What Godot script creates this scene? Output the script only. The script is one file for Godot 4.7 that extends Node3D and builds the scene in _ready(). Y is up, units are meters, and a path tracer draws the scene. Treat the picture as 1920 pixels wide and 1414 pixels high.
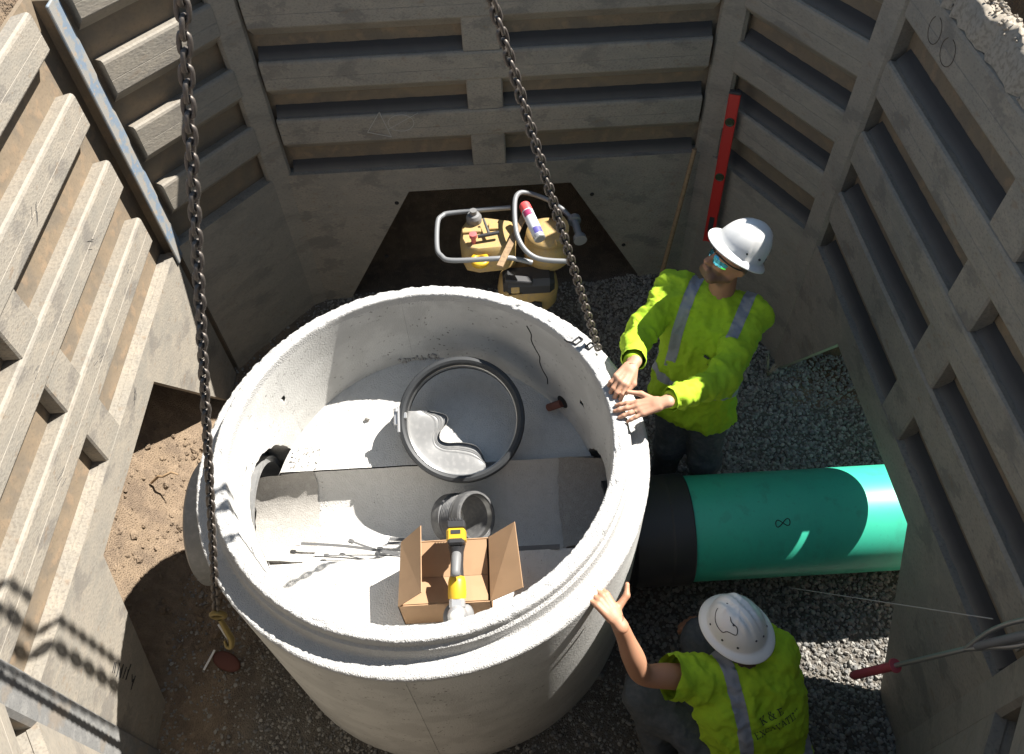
extends Node3D

const SUN_AZ := Vector2(0.87, -0.493)
const SUN_TAN := 1.17
var M := {}
var rng := RandomNumberGenerator.new()
var used := {}

# ---------- naming and tagging ----------
func numbered(n: String) -> String:
	if not used.has(n):
		used[n] = 0
		return n
	used[n] += 1
	return "%s_%03d" % [n, used[n]]

func thing(called: String, label: String, category: String, at := Vector3.ZERO, group := "") -> Node3D:
	var o := Node3D.new()
	o.name = numbered(called)
	add_child(o, true)
	o.position = at
	o.set_meta("label", label)
	o.set_meta("category", category)
	if group != "":
		o.set_meta("group", group)
	return o

func tag(o: Node, label: String, category: String, group := "") -> void:
	o.set_meta("label", label)
	o.set_meta("category", category)
	if group != "":
		o.set_meta("group", group)

func mi(called: String, mesh: Mesh, m: Material, parent: Node = self) -> MeshInstance3D:
	var o := MeshInstance3D.new()
	o.name = numbered(called) if parent == self else called
	o.mesh = mesh
	if m:
		o.material_override = m
	parent.add_child(o, true)
	return o

func done(called: String, st: SurfaceTool, m: Material, parent: Node = self) -> MeshInstance3D:
	st.generate_normals()
	return mi(called, st.commit(), m, parent)

func begin(smooth := true) -> SurfaceTool:
	var st := SurfaceTool.new()
	st.begin(Mesh.PRIMITIVE_TRIANGLES)
	st.set_smooth_group(0 if smooth else 0xFFFFFFFF)
	return st

# ---------- shapes ----------
func tri(st: SurfaceTool, a: Vector3, b: Vector3, c: Vector3) -> void:
	st.add_vertex(a); st.add_vertex(b); st.add_vertex(c)

func quad(st: SurfaceTool, a: Vector3, b: Vector3, c: Vector3, d: Vector3) -> void:
	tri(st, a, b, c); tri(st, a, c, d)

func flat(st: SurfaceTool) -> void:
	st.set_smooth_group(0xFFFFFFFF)

func soft(st: SurfaceTool) -> void:
	st.set_smooth_group(0)

# box with chamfered edges
func box(st: SurfaceTool, xf: Transform3D, s: Vector3, bev := 0.0) -> void:
	var h := s * 0.5
	var b: float = minf(bev, minf(h.x, minf(h.y, h.z)) * 0.9)
	flat(st)
	var ax := [Vector3.RIGHT, Vector3.UP, Vector3.BACK]
	for i in 3:
		var u: Vector3 = ax[(i + 1) % 3]
		var v: Vector3 = ax[(i + 2) % 3]
		var hu: float = h[(i + 1) % 3] - b
		var hv: float = h[(i + 2) % 3] - b
		for sg in [-1.0, 1.0]:
			var n: Vector3 = ax[i] * (h[i] * sg)
			var p := [n - u * hu - v * hv, n + u * hu - v * hv, n + u * hu + v * hv, n - u * hu + v * hv]
			if sg > 0:
				quad(st, xf * p[0], xf * p[3], xf * p[2], xf * p[1])
			else:
				quad(st, xf * p[0], xf * p[1], xf * p[2], xf * p[3])
	if b <= 0.0:
		return
	# edges
	for i in 3:
		var w: Vector3 = ax[i]
		var u: Vector3 = ax[(i + 1) % 3]
		var v: Vector3 = ax[(i + 2) % 3]
		var hw: float = h[i] - b
		var hu: float = h[(i + 1) % 3]
		var hv: float = h[(i + 2) % 3]
		for su in [-1.0, 1.0]:
			for sv in [-1.0, 1.0]:
				var e0: Vector3 = u * (hu * su) + v * ((hv - b) * sv)
				var e1: Vector3 = u * ((hu - b) * su) + v * (hv * sv)
				var q := [e0 - w * hw, e1 - w * hw, e1 + w * hw, e0 + w * hw]
				if su * sv < 0:
					quad(st, xf * q[0], xf * q[1], xf * q[2], xf * q[3])
				else:
					quad(st, xf * q[0], xf * q[3], xf * q[2], xf * q[1])
	for sx in [-1.0, 1.0]:
		for sy in [-1.0, 1.0]:
			for sz in [-1.0, 1.0]:
				var a := Vector3(h.x * sx, (h.y - b) * sy, (h.z - b) * sz)
				var c := Vector3((h.x - b) * sx, h.y * sy, (h.z - b) * sz)
				var d := Vector3((h.x - b) * sx, (h.y - b) * sy, h.z * sz)
				if sx * sy * sz > 0:
					tri(st, xf * a, xf * d, xf * c)
				else:
					tri(st, xf * a, xf * c, xf * d)

func xf_at(p: Vector3, basis := Basis()) -> Transform3D:
	return Transform3D(basis, p)

# a basis whose y axis runs along d
func along(d: Vector3, hint := Vector3.UP) -> Basis:
	var y := d.normalized()
	if absf(y.dot(hint)) > 0.97:
		hint = Vector3.RIGHT
	var x := hint.cross(y).normalized()
	var z := x.cross(y).normalized()
	return Basis(x, y, z)

func spline(pts: Array, per := 8, closed := false) -> PackedVector3Array:
	var out := PackedVector3Array()
	var n := pts.size()
	var last := n if closed else n - 1
	for i in last:
		var p0: Vector3 = pts[(i - 1 + n) % n] if closed else pts[maxi(i - 1, 0)]
		var p1: Vector3 = pts[i]
		var p2: Vector3 = pts[(i + 1) % n]
		var p3: Vector3 = pts[(i + 2) % n] if closed else pts[mini(i + 2, n - 1)]
		for k in per:
			out.append(p1.cubic_interpolate(p2, p0, p3, float(k) / per))
	if not closed:
		out.append(pts[n - 1])
	return out

# tube along points; r is a number or an array of radii; squash scales the second axis
func tube(st: SurfaceTool, pts: PackedVector3Array, r, sides := 10, closed := false, caps := true) -> void:
	var n := pts.size()
	soft(st)
	var rings := []
	var prev := Vector3.ZERO
	for i in n:
		var a: Vector3 = pts[(i - 1 + n) % n] if closed else pts[maxi(i - 1, 0)]
		var b: Vector3 = pts[(i + 1) % n] if closed else pts[mini(i + 1, n - 1)]
		var t := (b - a).normalized()
		if prev == Vector3.ZERO:
			prev = t.cross(Vector3.UP if absf(t.y) < 0.9 else Vector3.RIGHT).normalized()
		var u := (prev - t * prev.dot(t)).normalized()
		prev = u
		var v := t.cross(u)
		var rr: float = r[i] if r is Array or r is PackedFloat32Array else r
		var ring := PackedVector3Array()
		for k in sides:
			var an := TAU * k / sides
			ring.append(pts[i] + (u * cos(an) + v * sin(an)) * rr)
		rings.append(ring)
	var m := n if closed else n - 1
	for i in m:
		var A: PackedVector3Array = rings[i]
		var B: PackedVector3Array = rings[(i + 1) % n]
		for k in sides:
			var k2 := (k + 1) % sides
			quad(st, A[k], A[k2], B[k2], B[k])
	if caps and not closed:
		flat(st)
		for k in range(1, sides - 1):
			tri(st, rings[0][0], rings[0][k + 1], rings[0][k])
			tri(st, rings[n - 1][0], rings[n - 1][k], rings[n - 1][k + 1])
		soft(st)

func rod(st: SurfaceTool, a: Vector3, b: Vector3, r0: float, r1 := -1.0, sides := 12) -> void:
	tube(st, PackedVector3Array([a, b]), [r0, r1 if r1 >= 0 else r0], sides)

# lathe about the y axis of xf; prof is an array of Vector2(radius, height); sharp = every ring its own smooth group
func lathe(st: SurfaceTool, prof: Array, segs: int, xf := Transform3D(), sharp := false, a0 := 0.0, a1 := TAU) -> void:
	for i in prof.size() - 1:
		st.set_smooth_group(i + 1 if sharp else 0)
		for k in segs:
			var t0 := lerpf(a0, a1, float(k) / segs)
			var t1 := lerpf(a0, a1, float(k + 1) / segs)
			var p: Vector2 = prof[i]
			var q: Vector2 = prof[i + 1]
			var A := xf * Vector3(p.x * cos(t0), p.y, p.x * sin(t0))
			var B := xf * Vector3(p.x * cos(t1), p.y, p.x * sin(t1))
			var C := xf * Vector3(q.x * cos(t1), q.y, q.x * sin(t1))
			var D := xf * Vector3(q.x * cos(t0), q.y, q.x * sin(t0))
			if p.x > 0.00001:
				tri(st, A, B, C)
			if q.x > 0.00001:
				tri(st, A, C, D)

# flat polygon in xf's xy plane, pushed along z from z0 to z1
func prism(st: SurfaceTool, poly: PackedVector2Array, z0: float, z1: float, xf := Transform3D()) -> void:
	flat(st)
	var idx := Geometry2D.triangulate_polygon(poly)
	var ccw := not Geometry2D.is_polygon_clockwise(poly)
	for i in range(0, idx.size(), 3):
		var a := poly[idx[i]]
		var b := poly[idx[i + 1]]
		var c := poly[idx[i + 2]]
		if (b - a).cross(c - a) < 0:
			var t := b
			b = c
			c = t
		tri(st, xf * Vector3(a.x, a.y, z1), xf * Vector3(c.x, c.y, z1), xf * Vector3(b.x, b.y, z1))
		tri(st, xf * Vector3(a.x, a.y, z0), xf * Vector3(b.x, b.y, z0), xf * Vector3(c.x, c.y, z0))
	for i in poly.size():
		var a := poly[i]
		var b := poly[(i + 1) % poly.size()]
		if not ccw:
			var t := a
			a = b
			b = t
		quad(st, xf * Vector3(a.x, a.y, z0), xf * Vector3(a.x, a.y, z1), xf * Vector3(b.x, b.y, z1), xf * Vector3(b.x, b.y, z0))

# ---------- textures ----------
func lin(r: float, g: float, b: float) -> Color:
	return Color(r, g, b).linear_to_srgb()

func noise_img(size: int, freq: float, seed_: int, oct := 4, type := FastNoiseLite.TYPE_SIMPLEX_SMOOTH, warp := 0.0) -> Image:
	var n := FastNoiseLite.new()
	n.seed = seed_
	n.noise_type = type
	n.frequency = freq
	n.fractal_octaves = oct
	if type == FastNoiseLite.TYPE_CELLULAR:
		n.cellular_return_type = FastNoiseLite.RETURN_DISTANCE
	if warp > 0.0:
		n.domain_warp_enabled = true
		n.domain_warp_amplitude = warp
	return n.get_seamless_image(size, size)

# layers: [image, low, high, colour (srgb), strength]
func layered(size: int, base: Color, layers: Array) -> ImageTexture:
	var px := PackedByteArray()
	px.resize(size * size * 3)
	var data := []
	for l in layers:
		data.append((l[0] as Image).get_data())
	var stride := []
	for l in layers:
		stride.append((l[0] as Image).get_data().size() / (size * size))
	var mask := PackedByteArray()
	var mstride := 1
	for l in layers:
		if l.size() > 5:
			mask = (l[5] as Image).get_data()
			mstride = mask.size() / (size * size)
	for i in size * size:
		var r := base.r
		var g := base.g
		var b := base.b
		for j in layers.size():
			var l: Array = layers[j]
			var v: float = data[j][i * stride[j]] / 255.0
			var t: float = smoothstep(l[1], l[2], v) * l[4]
			if l.size() > 5:
				t *= smoothstep(0.45, 0.7, mask[i * mstride] / 255.0)
			if t > 0.0:
				var c: Color = l[3]
				r += (c.r - r) * t
				g += (c.g - g) * t
				b += (c.b - b) * t
		px[i * 3] = int(clampf(r, 0, 1) * 255.0)
		px[i * 3 + 1] = int(clampf(g, 0, 1) * 255.0)
		px[i * 3 + 2] = int(clampf(b, 0, 1) * 255.0)
	var im := Image.create_from_data(size, size, false, Image.FORMAT_RGB8, px)
	return ImageTexture.create_from_image(im)

func normal_tex(im: Image, strength: float) -> ImageTexture:
	var c := im.duplicate() as Image
	c.convert(Image.FORMAT_RGBA8)
	c.bump_map_to_normal_map(strength)
	return ImageTexture.create_from_image(c)

func mat(color: Color, rough := 0.8, metal := 0.0) -> StandardMaterial3D:
	var m := StandardMaterial3D.new()
	m.albedo_color = color
	m.roughness = rough
	m.metallic = metal
	return m

func tmat(t: Texture2D, scale: float, rough := 0.85, nrm: Texture2D = null, nscale := 1.0, tint := Color.WHITE) -> StandardMaterial3D:
	var m := mat(tint, rough)
	m.albedo_texture = t
	m.uv1_triplanar = true
	m.uv1_world_triplanar = true
	m.uv1_scale = Vector3.ONE * scale
	if nrm:
		m.normal_enabled = true
		m.normal_texture = nrm
		m.normal_scale = nscale
	return m

func make_materials() -> void:
	var big := noise_img(512, 0.006, 11, 5, FastNoiseLite.TYPE_SIMPLEX_SMOOTH, 20.0)
	var mid := noise_img(512, 0.02, 12, 5)
	var fine := noise_img(512, 0.12, 13, 3)
	var spots := noise_img(512, 0.06, 14, 1, FastNoiseLite.TYPE_CELLULAR)
	var veins := noise_img(512, 0.012, 15, 4, FastNoiseLite.TYPE_PERLIN, 60.0)
	# weathered, dust covered steel of the shield
	var steel_t := layered(512, lin(0.275, 0.247, 0.203), [
		[big, 0.35, 0.75, lin(0.225, 0.21, 0.18), 0.6],
		[mid, 0.5, 0.85, lin(0.315, 0.277, 0.222), 0.7],
		[veins, 0.6, 0.8, lin(0.12, 0.11, 0.1), 0.45],
		[fine, 0.5, 0.9, lin(0.14, 0.125, 0.11), 0.5], [noise_img(512, 0.3, 19, 2), 0.55, 0.95, lin(0.31, 0.28, 0.235), 0.4],
		[mid, 0.24, 0.06, lin(0.2, 0.135, 0.085), 0.4],
		[spots, 0.1, 0.0, lin(0.09, 0.075, 0.06), 0.35]])
	M.steel = tmat(steel_t, 0.9, 0.78, normal_tex(fine, 3.0), 0.25)
	M.steel.uv1_scale = Vector3(0.75, 1.35, 0.75)
	M.steel_grey = tmat(layered(512, lin(0.185, 0.185, 0.18), [
		[mid, 0.4, 0.8, lin(0.27, 0.265, 0.25), 0.7], [fine, 0.5, 0.9, lin(0.1, 0.1, 0.1), 0.5],
		[big, 0.55, 0.8, lin(0.25, 0.2, 0.15), 0.6]]), 1.3, 0.7, normal_tex(fine, 2.0), 0.25)
	M.steel_blue = tmat(layered(512, lin(0.24, 0.235, 0.22), [
		[big, 0.45, 0.7, lin(0.13, 0.19, 0.27), 0.75], [mid, 0.6, 0.9, lin(0.32, 0.24, 0.17), 0.8],
		[fine, 0.6, 0.9, lin(0.13, 0.1, 0.08), 0.5]]), 2.2, 0.7)
	# plate of the shield behind the rails: browner, rust tinted dust
	M.steel_brown = tmat(layered(512, lin(0.2, 0.155, 0.105), [
		[big, 0.35, 0.75, lin(0.15, 0.125, 0.095), 0.8], [mid, 0.5, 0.85, lin(0.27, 0.19, 0.12), 0.6],
		[fine, 0.55, 0.95, lin(0.1, 0.08, 0.06), 0.4]]), 0.9, 0.85, normal_tex(mid, 3.0), 0.35)
	# cast concrete with small air holes
	var holes2 := noise_img(1024, 0.024, 27, 1, FastNoiseLite.TYPE_CELLULAR, 25.0)
	var cbig := noise_img(1024, 0.004, 22, 5)
	var cfine := noise_img(1024, 0.09, 23, 4)
	var con_t := layered(1024, lin(0.54, 0.535, 0.51), [
		[cbig, 0.35, 0.7, lin(0.44, 0.435, 0.415), 0.8], [cfine, 0.5, 0.95, lin(0.4, 0.395, 0.375), 0.4],
		[holes2, 0.11, 0.04, lin(0.1, 0.09, 0.08), 0.9, noise_img(1024, 0.006, 28, 3)]])
	M.concrete = tmat(con_t, 1.0, 0.9, normal_tex(cfine, 4.0), 0.35)
	var speck := noise_img(512, 0.11, 24, 2, FastNoiseLite.TYPE_CELLULAR)
	var rough_t := layered(512, lin(0.46, 0.455, 0.44), [
		[fine, 0.45, 0.9, lin(0.33, 0.325, 0.31), 0.6], [speck, 0.2, 0.03, lin(0.15, 0.14, 0.13), 0.85]])
	M.rim = tmat(rough_t, 3.0, 0.95, normal_tex(speck, 8.0), 0.8)
	M.concrete_out = M.concrete.duplicate()
	M.concrete_out.albedo_color = Color(1.0, 1.0, 1.0)
	M.bench = tmat(layered(512, lin(0.53, 0.52, 0.495), [
		[mid, 0.4, 0.8, lin(0.47, 0.46, 0.435), 0.7], [fine, 0.5, 0.95, lin(0.4, 0.385, 0.36), 0.5],
		[spots, 0.06, 0.0, lin(0.2, 0.18, 0.16), 0.6]]), 1.6, 0.92, normal_tex(fine, 5.0), 0.5)
	M.mortar = tmat(layered(512, lin(0.36, 0.34, 0.31), [[fine, 0.45, 0.9, lin(0.2, 0.19, 0.17), 0.8], [mid, 0.5, 0.8, lin(0.42, 0.4, 0.37), 0.7]]), 2.0, 0.95, normal_tex(fine, 6.0), 0.35)
	M.ledge_tint = mat(Color.WHITE, 0.97)
	M.ledge_tint.vertex_color_use_as_albedo = true
	# soil
	M.soil = tmat(layered(512, lin(0.2, 0.145, 0.095), [
		[big, 0.4, 0.7, lin(0.13, 0.095, 0.065), 0.8], [mid, 0.5, 0.85, lin(0.27, 0.2, 0.135), 0.7],
		[fine, 0.5, 0.9, lin(0.09, 0.07, 0.05), 0.6]]), 1.4, 0.97, normal_tex(fine, 8.0), 0.8)
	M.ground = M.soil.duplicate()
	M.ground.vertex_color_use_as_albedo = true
	M.pipe = tmat(layered(512, lin(0.05, 0.5, 0.33), [[big, 0.4, 0.8, lin(0.045, 0.43, 0.29), 0.6], [mid, 0.62, 0.9, lin(0.05, 0.3, 0.2), 0.5], [fine, 0.7, 0.95, lin(0.05, 0.2, 0.14), 0.4]]), 0.8, 0.38)
	M.rubber = mat(lin(0.03, 0.032, 0.034), 0.55)
	M.rubber_grey = tmat(layered(512, lin(0.1, 0.1, 0.1), [[mid, 0.45, 0.8, lin(0.19, 0.185, 0.175), 0.7], [fine, 0.6, 0.9, lin(0.06, 0.06, 0.06), 0.5]]), 3.0, 0.5)
	M.stainless = mat(lin(0.45, 0.45, 0.44), 0.3, 0.9)
	M.chain = tmat(layered(512, lin(0.12, 0.105, 0.093), [[mid, 0.45, 0.75, lin(0.17, 0.145, 0.125), 0.8], [fine, 0.5, 0.9, lin(0.07, 0.055, 0.045), 0.7]]), 6.0, 0.5)
	M.chain.metallic = 0.55
	M.gold = mat(lin(0.45, 0.33, 0.09), 0.4, 0.8)
	M.dark = mat(lin(0.018, 0.017, 0.016), 0.9)
	M.marker = mat(lin(0.012, 0.012, 0.014), 0.7)
	M.chalk = mat(lin(0.42, 0.4, 0.36), 0.95)
	M.red = mat(lin(0.5, 0.025, 0.02), 0.45)
	M.wood = tmat(layered(512, lin(0.3, 0.2, 0.11), [[mid, 0.4, 0.8, lin(0.2, 0.13, 0.075), 0.8]]), 3.0, 0.75)
	M.card = tmat(layered(512, lin(0.36, 0.225, 0.125), [[big, 0.4, 0.75, lin(0.33, 0.205, 0.115), 0.8], [fine, 0.6, 0.95, lin(0.3, 0.185, 0.1), 0.4]]), 3.0, 0.85)
	M.yellow = mat(lin(0.6, 0.36, 0.02), 0.42)
	M.black = mat(lin(0.03, 0.03, 0.032), 0.5)
	M.grey_plastic = mat(lin(0.16, 0.16, 0.16), 0.55)
	M.silver = mat(lin(0.5, 0.5, 0.5), 0.4, 0.6)

# ---------- the pit ----------
const V := [Vector2(-0.97, -2.17), Vector2(1.68, -2.17), Vector2(2.11, -1.37), Vector2(2.11, 1.08), Vector2(1.62, 1.75), Vector2(-0.95, 1.68), Vector2(-1.48, 0.93), Vector2(-1.48, -1.56)]
const PIPE_H := 0.56
const PIPE_Z := 0.065
const PIPE_R := 0.262
var gn := FastNoiseLite.new()

func outside(p: Vector2) -> float:
	var d := -10.0
	for i in 8:
		var a: Vector2 = V[i]
		var b: Vector2 = V[(i + 1) % 8]
		var e := (b - a).normalized()
		d = maxf(d, (p - a).dot(Vector2(e.y, -e.x)))
	return d

func ground_h(x: float, z: float) -> float:
	var d := outside(Vector2(x, z))
	var n := gn.get_noise_2d(x * 30.0, z * 30.0)
	var n2 := gn.get_noise_2d(x * 120.0 + 500.0, z * 120.0)
	var n3 := gn.get_noise_2d(x * 420.0 + 90.0, z * 420.0)
	var base := 0.02 + 0.03 * n + 0.012 * n2
	base += 0.10 * smoothstep(0.9, 1.7, x)
	var far := Vector2(x - 0.3, z).length()
	var top := 2.42 + 0.10 * n + 0.04 * n2 + 0.6 * smoothstep(6.0, 60.0, far)
	top += 0.85 * exp(-pow((x + 0.31) / 0.46, 4.0) - pow((z + 2.72) / 0.33, 2.0))  # unseen soil heap added to shade the left back diagonal wall
	top += 2.0 * exp(-pow((x - 3.95) / 0.65, 4.0) - pow((z + 2.35) / 0.7, 4.0))  # soil pile added to shade the ground beyond the right wall
	var rise := smoothstep(0.1, 0.5, d + 0.06 * n2)
	if z < -2.1 and absf(x - 0.3) < 1.0:
		rise = smoothstep(0.42, 0.62, d + 0.05 * n2)
	if x < -1.4 and absf(z + 0.2) < 1.3:
		var g := clampf((d - 0.0) / 1.1, 0.0, 1.0)
		rise = lerpf(rise, 0.13 * smoothstep(0.0, 0.3, g) + 0.87 * smoothstep(0.15, 1.0, g), smoothstep(1.3, 1.0, absf(z + 0.2)))
	if x > 1.9:
		var w := (0.95 if z > 0.0 else 1.4) + 0.05 * n
		var tr := smoothstep(w, w + (0.35 if z > 0.0 else 0.16), absf(z - 0.05))
		tr = maxf(tr, smoothstep(9.0, 11.0, x))
		rise = minf(rise, tr)
	return lerpf(base, top, rise) + n3 * 0.012 * (1.0 + 3.0 * smoothstep(0.02, 0.3, rise) * (1.0 - smoothstep(4.0, 8.0, far)))

func axis_list(lo: float, hi: float, step: float, reach: float) -> PackedFloat32Array:
	var a := PackedFloat32Array()
	var back := []
	var s := step
	var x := lo
	while x > -reach:
		s *= 1.35
		x -= s
		back.append(x)
	back.reverse()
	for v in back:
		a.append(v)
	x = lo
	while x < hi:
		a.append(x)
		x += step
	s = step
	while x < reach:
		a.append(x)
		s *= 1.35
		x += s
	a.append(x)
	return a

func build_ground() -> void:
	gn.seed = 5
	gn.frequency = 0.02
	gn.fractal_octaves = 3
	var xs := axis_list(-2.9, 3.6, 0.035, 400.0)
	var zs := axis_list(-3.0, 2.4, 0.035, 400.0)
	var nx := xs.size()
	var nz := zs.size()
	var st := begin()
	for j in nz:
		for i in nx:
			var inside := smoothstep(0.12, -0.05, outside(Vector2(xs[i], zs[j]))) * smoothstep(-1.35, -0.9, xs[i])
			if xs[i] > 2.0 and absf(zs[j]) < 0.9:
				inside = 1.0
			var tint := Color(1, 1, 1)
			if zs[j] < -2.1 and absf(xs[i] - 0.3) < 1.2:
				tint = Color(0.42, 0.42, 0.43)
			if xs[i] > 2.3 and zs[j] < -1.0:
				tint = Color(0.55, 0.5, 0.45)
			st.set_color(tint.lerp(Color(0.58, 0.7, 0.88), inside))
			st.add_vertex(Vector3(xs[i], ground_h(xs[i], zs[j]), zs[j]))
	for j in nz - 1:
		for i in nx - 1:
			var a := j * nx + i
			st.add_index(a); st.add_index(a + 1); st.add_index(a + nx + 1)
			st.add_index(a); st.add_index(a + nx + 1); st.add_index(a + nx)
	st.generate_normals()
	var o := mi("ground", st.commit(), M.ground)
	o.set_meta("kind", "structure")

func stone_mesh(seed_: int) -> ArrayMesh:
	var r := RandomNumberGenerator.new()
	r.seed = seed_
	var sm := SphereMesh.new()
	sm.radial_segments = 6
	sm.rings = 3
	sm.radius = 0.5
	sm.height = 1.0
	var arr := sm.get_mesh_arrays()
	var vs: PackedVector3Array = arr[Mesh.ARRAY_VERTEX]
	var idx: PackedInt32Array = arr[Mesh.ARRAY_INDEX]
	var moved := {}
	var st := begin(false)
	var sc := Vector3(1.0, r.randf_range(0.55, 0.8), r.randf_range(0.65, 0.95))
	for k in idx:
		var key := vs[k].snapped(Vector3.ONE * 0.01)
		if not moved.has(key):
			moved[key] = vs[k] * sc * r.randf_range(0.72, 1.15)
		st.add_vertex(moved[key])
	st.generate_normals()
	return st.commit()

func build_gravel() -> void:
	rng.seed = 77
	var sets := []
	for k in 5:
		sets.append([])
	var tries := 0
	var count := 0
	while count < 52000 and tries < 400000:
		tries += 1
		var x := rng.randf_range(-1.6, 3.4)
		var z := rng.randf_range(-2.3, 1.8)
		var d := outside(Vector2(x, z))
		var right := x > 1.9 and z > -1.4 and z < 1.0
		if d > 0.03 and not right:
			continue
		if Vector2(x, z).length() < 0.95:
			continue
		# denser on the right, thinner at the back and left where fines and soil show
		var dens := 1.0
		if x < 0.9:
			dens = 0.55
		if x < -1.0:
			dens = 0.25
		if rng.randf() > dens:
			continue
		var s := rng.randf_range(0.012, 0.026)
		if rng.randf() < 0.18:
			s = rng.randf_range(0.024, 0.04)
		if x < 0.9:
			s *= 0.75
		var b := Basis.from_euler(Vector3(rng.randf() * TAU, rng.randf() * TAU, rng.randf() * TAU)).scaled(Vector3.ONE * s)
		sets[rng.randi() % 5].append(Transform3D(b, Vector3(x, ground_h(x, z) + s * rng.randf_range(-0.05, 0.3), z)))
		count += 1
	var cols := [lin(0.235, 0.222, 0.198), lin(0.185, 0.177, 0.163), lin(0.29, 0.277, 0.25), lin(0.215, 0.199, 0.175), lin(0.16, 0.157, 0.15)]
	var root := Node3D.new()
	root.name = "gravel"
	root.set_meta("kind", "stuff")
	root.set_meta("label", "grey crushed gravel covering the floor of the pit")
	root.set_meta("category", "gravel")
	add_child(root, true)
	for k in 5:
		var mm := MultiMesh.new()
		mm.transform_format = MultiMesh.TRANSFORM_3D
		mm.mesh = stone_mesh(100 + k)
		mm.instance_count = sets[k].size()
		for i in sets[k].size():
			mm.set_instance_transform(i, sets[k][i])
		var o := MultiMeshInstance3D.new()
		o.name = "stones"
		o.multimesh = mm
		o.material_override = mat(cols[k], 0.93)
		o.set_meta("kind", "stuff")
		root.add_child(o, true)

# ---------- steel shield round the pit ----------
const RAILS := [[1.36, 1.53], [1.72, 1.89], [2.08, 2.25], [2.45, 2.62]]
const DEPTH := 0.085

func rail_prof(v0: float, v1: float) -> PackedVector2Array:
	# x = distance from the plate, y = height; the underside slopes back down to the plate
	var m := lerpf(v0, v1, 0.42)
	return PackedVector2Array([Vector2(0.0, v0 - 0.075), Vector2(DEPTH - 0.004, v0 - 0.002), Vector2(DEPTH, v0 + 0.006), Vector2(DEPTH, m - 0.002), Vector2(DEPTH - 0.002, m), Vector2(DEPTH, m + 0.002), Vector2(DEPTH, v1 - 0.018), Vector2(DEPTH - 0.004, v1 - 0.006), Vector2(DEPTH - 0.014, v1), Vector2(0.0, v1 - 0.016)])

# dark wedge lying on a ledge, paling towards its uneven front edge
func ledge_wedge(xf: Transform3D, x0: float, x1: float, v: float, parent: Node3D, seed_: float) -> void:
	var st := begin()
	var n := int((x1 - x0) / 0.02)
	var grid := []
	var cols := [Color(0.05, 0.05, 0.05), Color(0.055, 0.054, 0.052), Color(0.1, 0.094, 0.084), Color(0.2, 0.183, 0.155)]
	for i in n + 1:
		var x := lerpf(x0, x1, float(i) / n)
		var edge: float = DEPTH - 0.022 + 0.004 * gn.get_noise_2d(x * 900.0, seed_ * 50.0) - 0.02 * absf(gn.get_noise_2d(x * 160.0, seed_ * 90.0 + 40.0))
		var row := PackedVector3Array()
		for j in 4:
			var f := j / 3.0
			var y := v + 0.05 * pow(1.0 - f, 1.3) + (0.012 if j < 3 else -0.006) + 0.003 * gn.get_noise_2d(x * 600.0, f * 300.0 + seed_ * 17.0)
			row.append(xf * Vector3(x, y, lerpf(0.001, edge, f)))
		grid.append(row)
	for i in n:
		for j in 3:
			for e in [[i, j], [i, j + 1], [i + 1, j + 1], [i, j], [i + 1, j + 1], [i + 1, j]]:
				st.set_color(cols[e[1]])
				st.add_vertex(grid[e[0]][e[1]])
	done("ledge_wedge", st, M.ledge_tint, parent)

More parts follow.
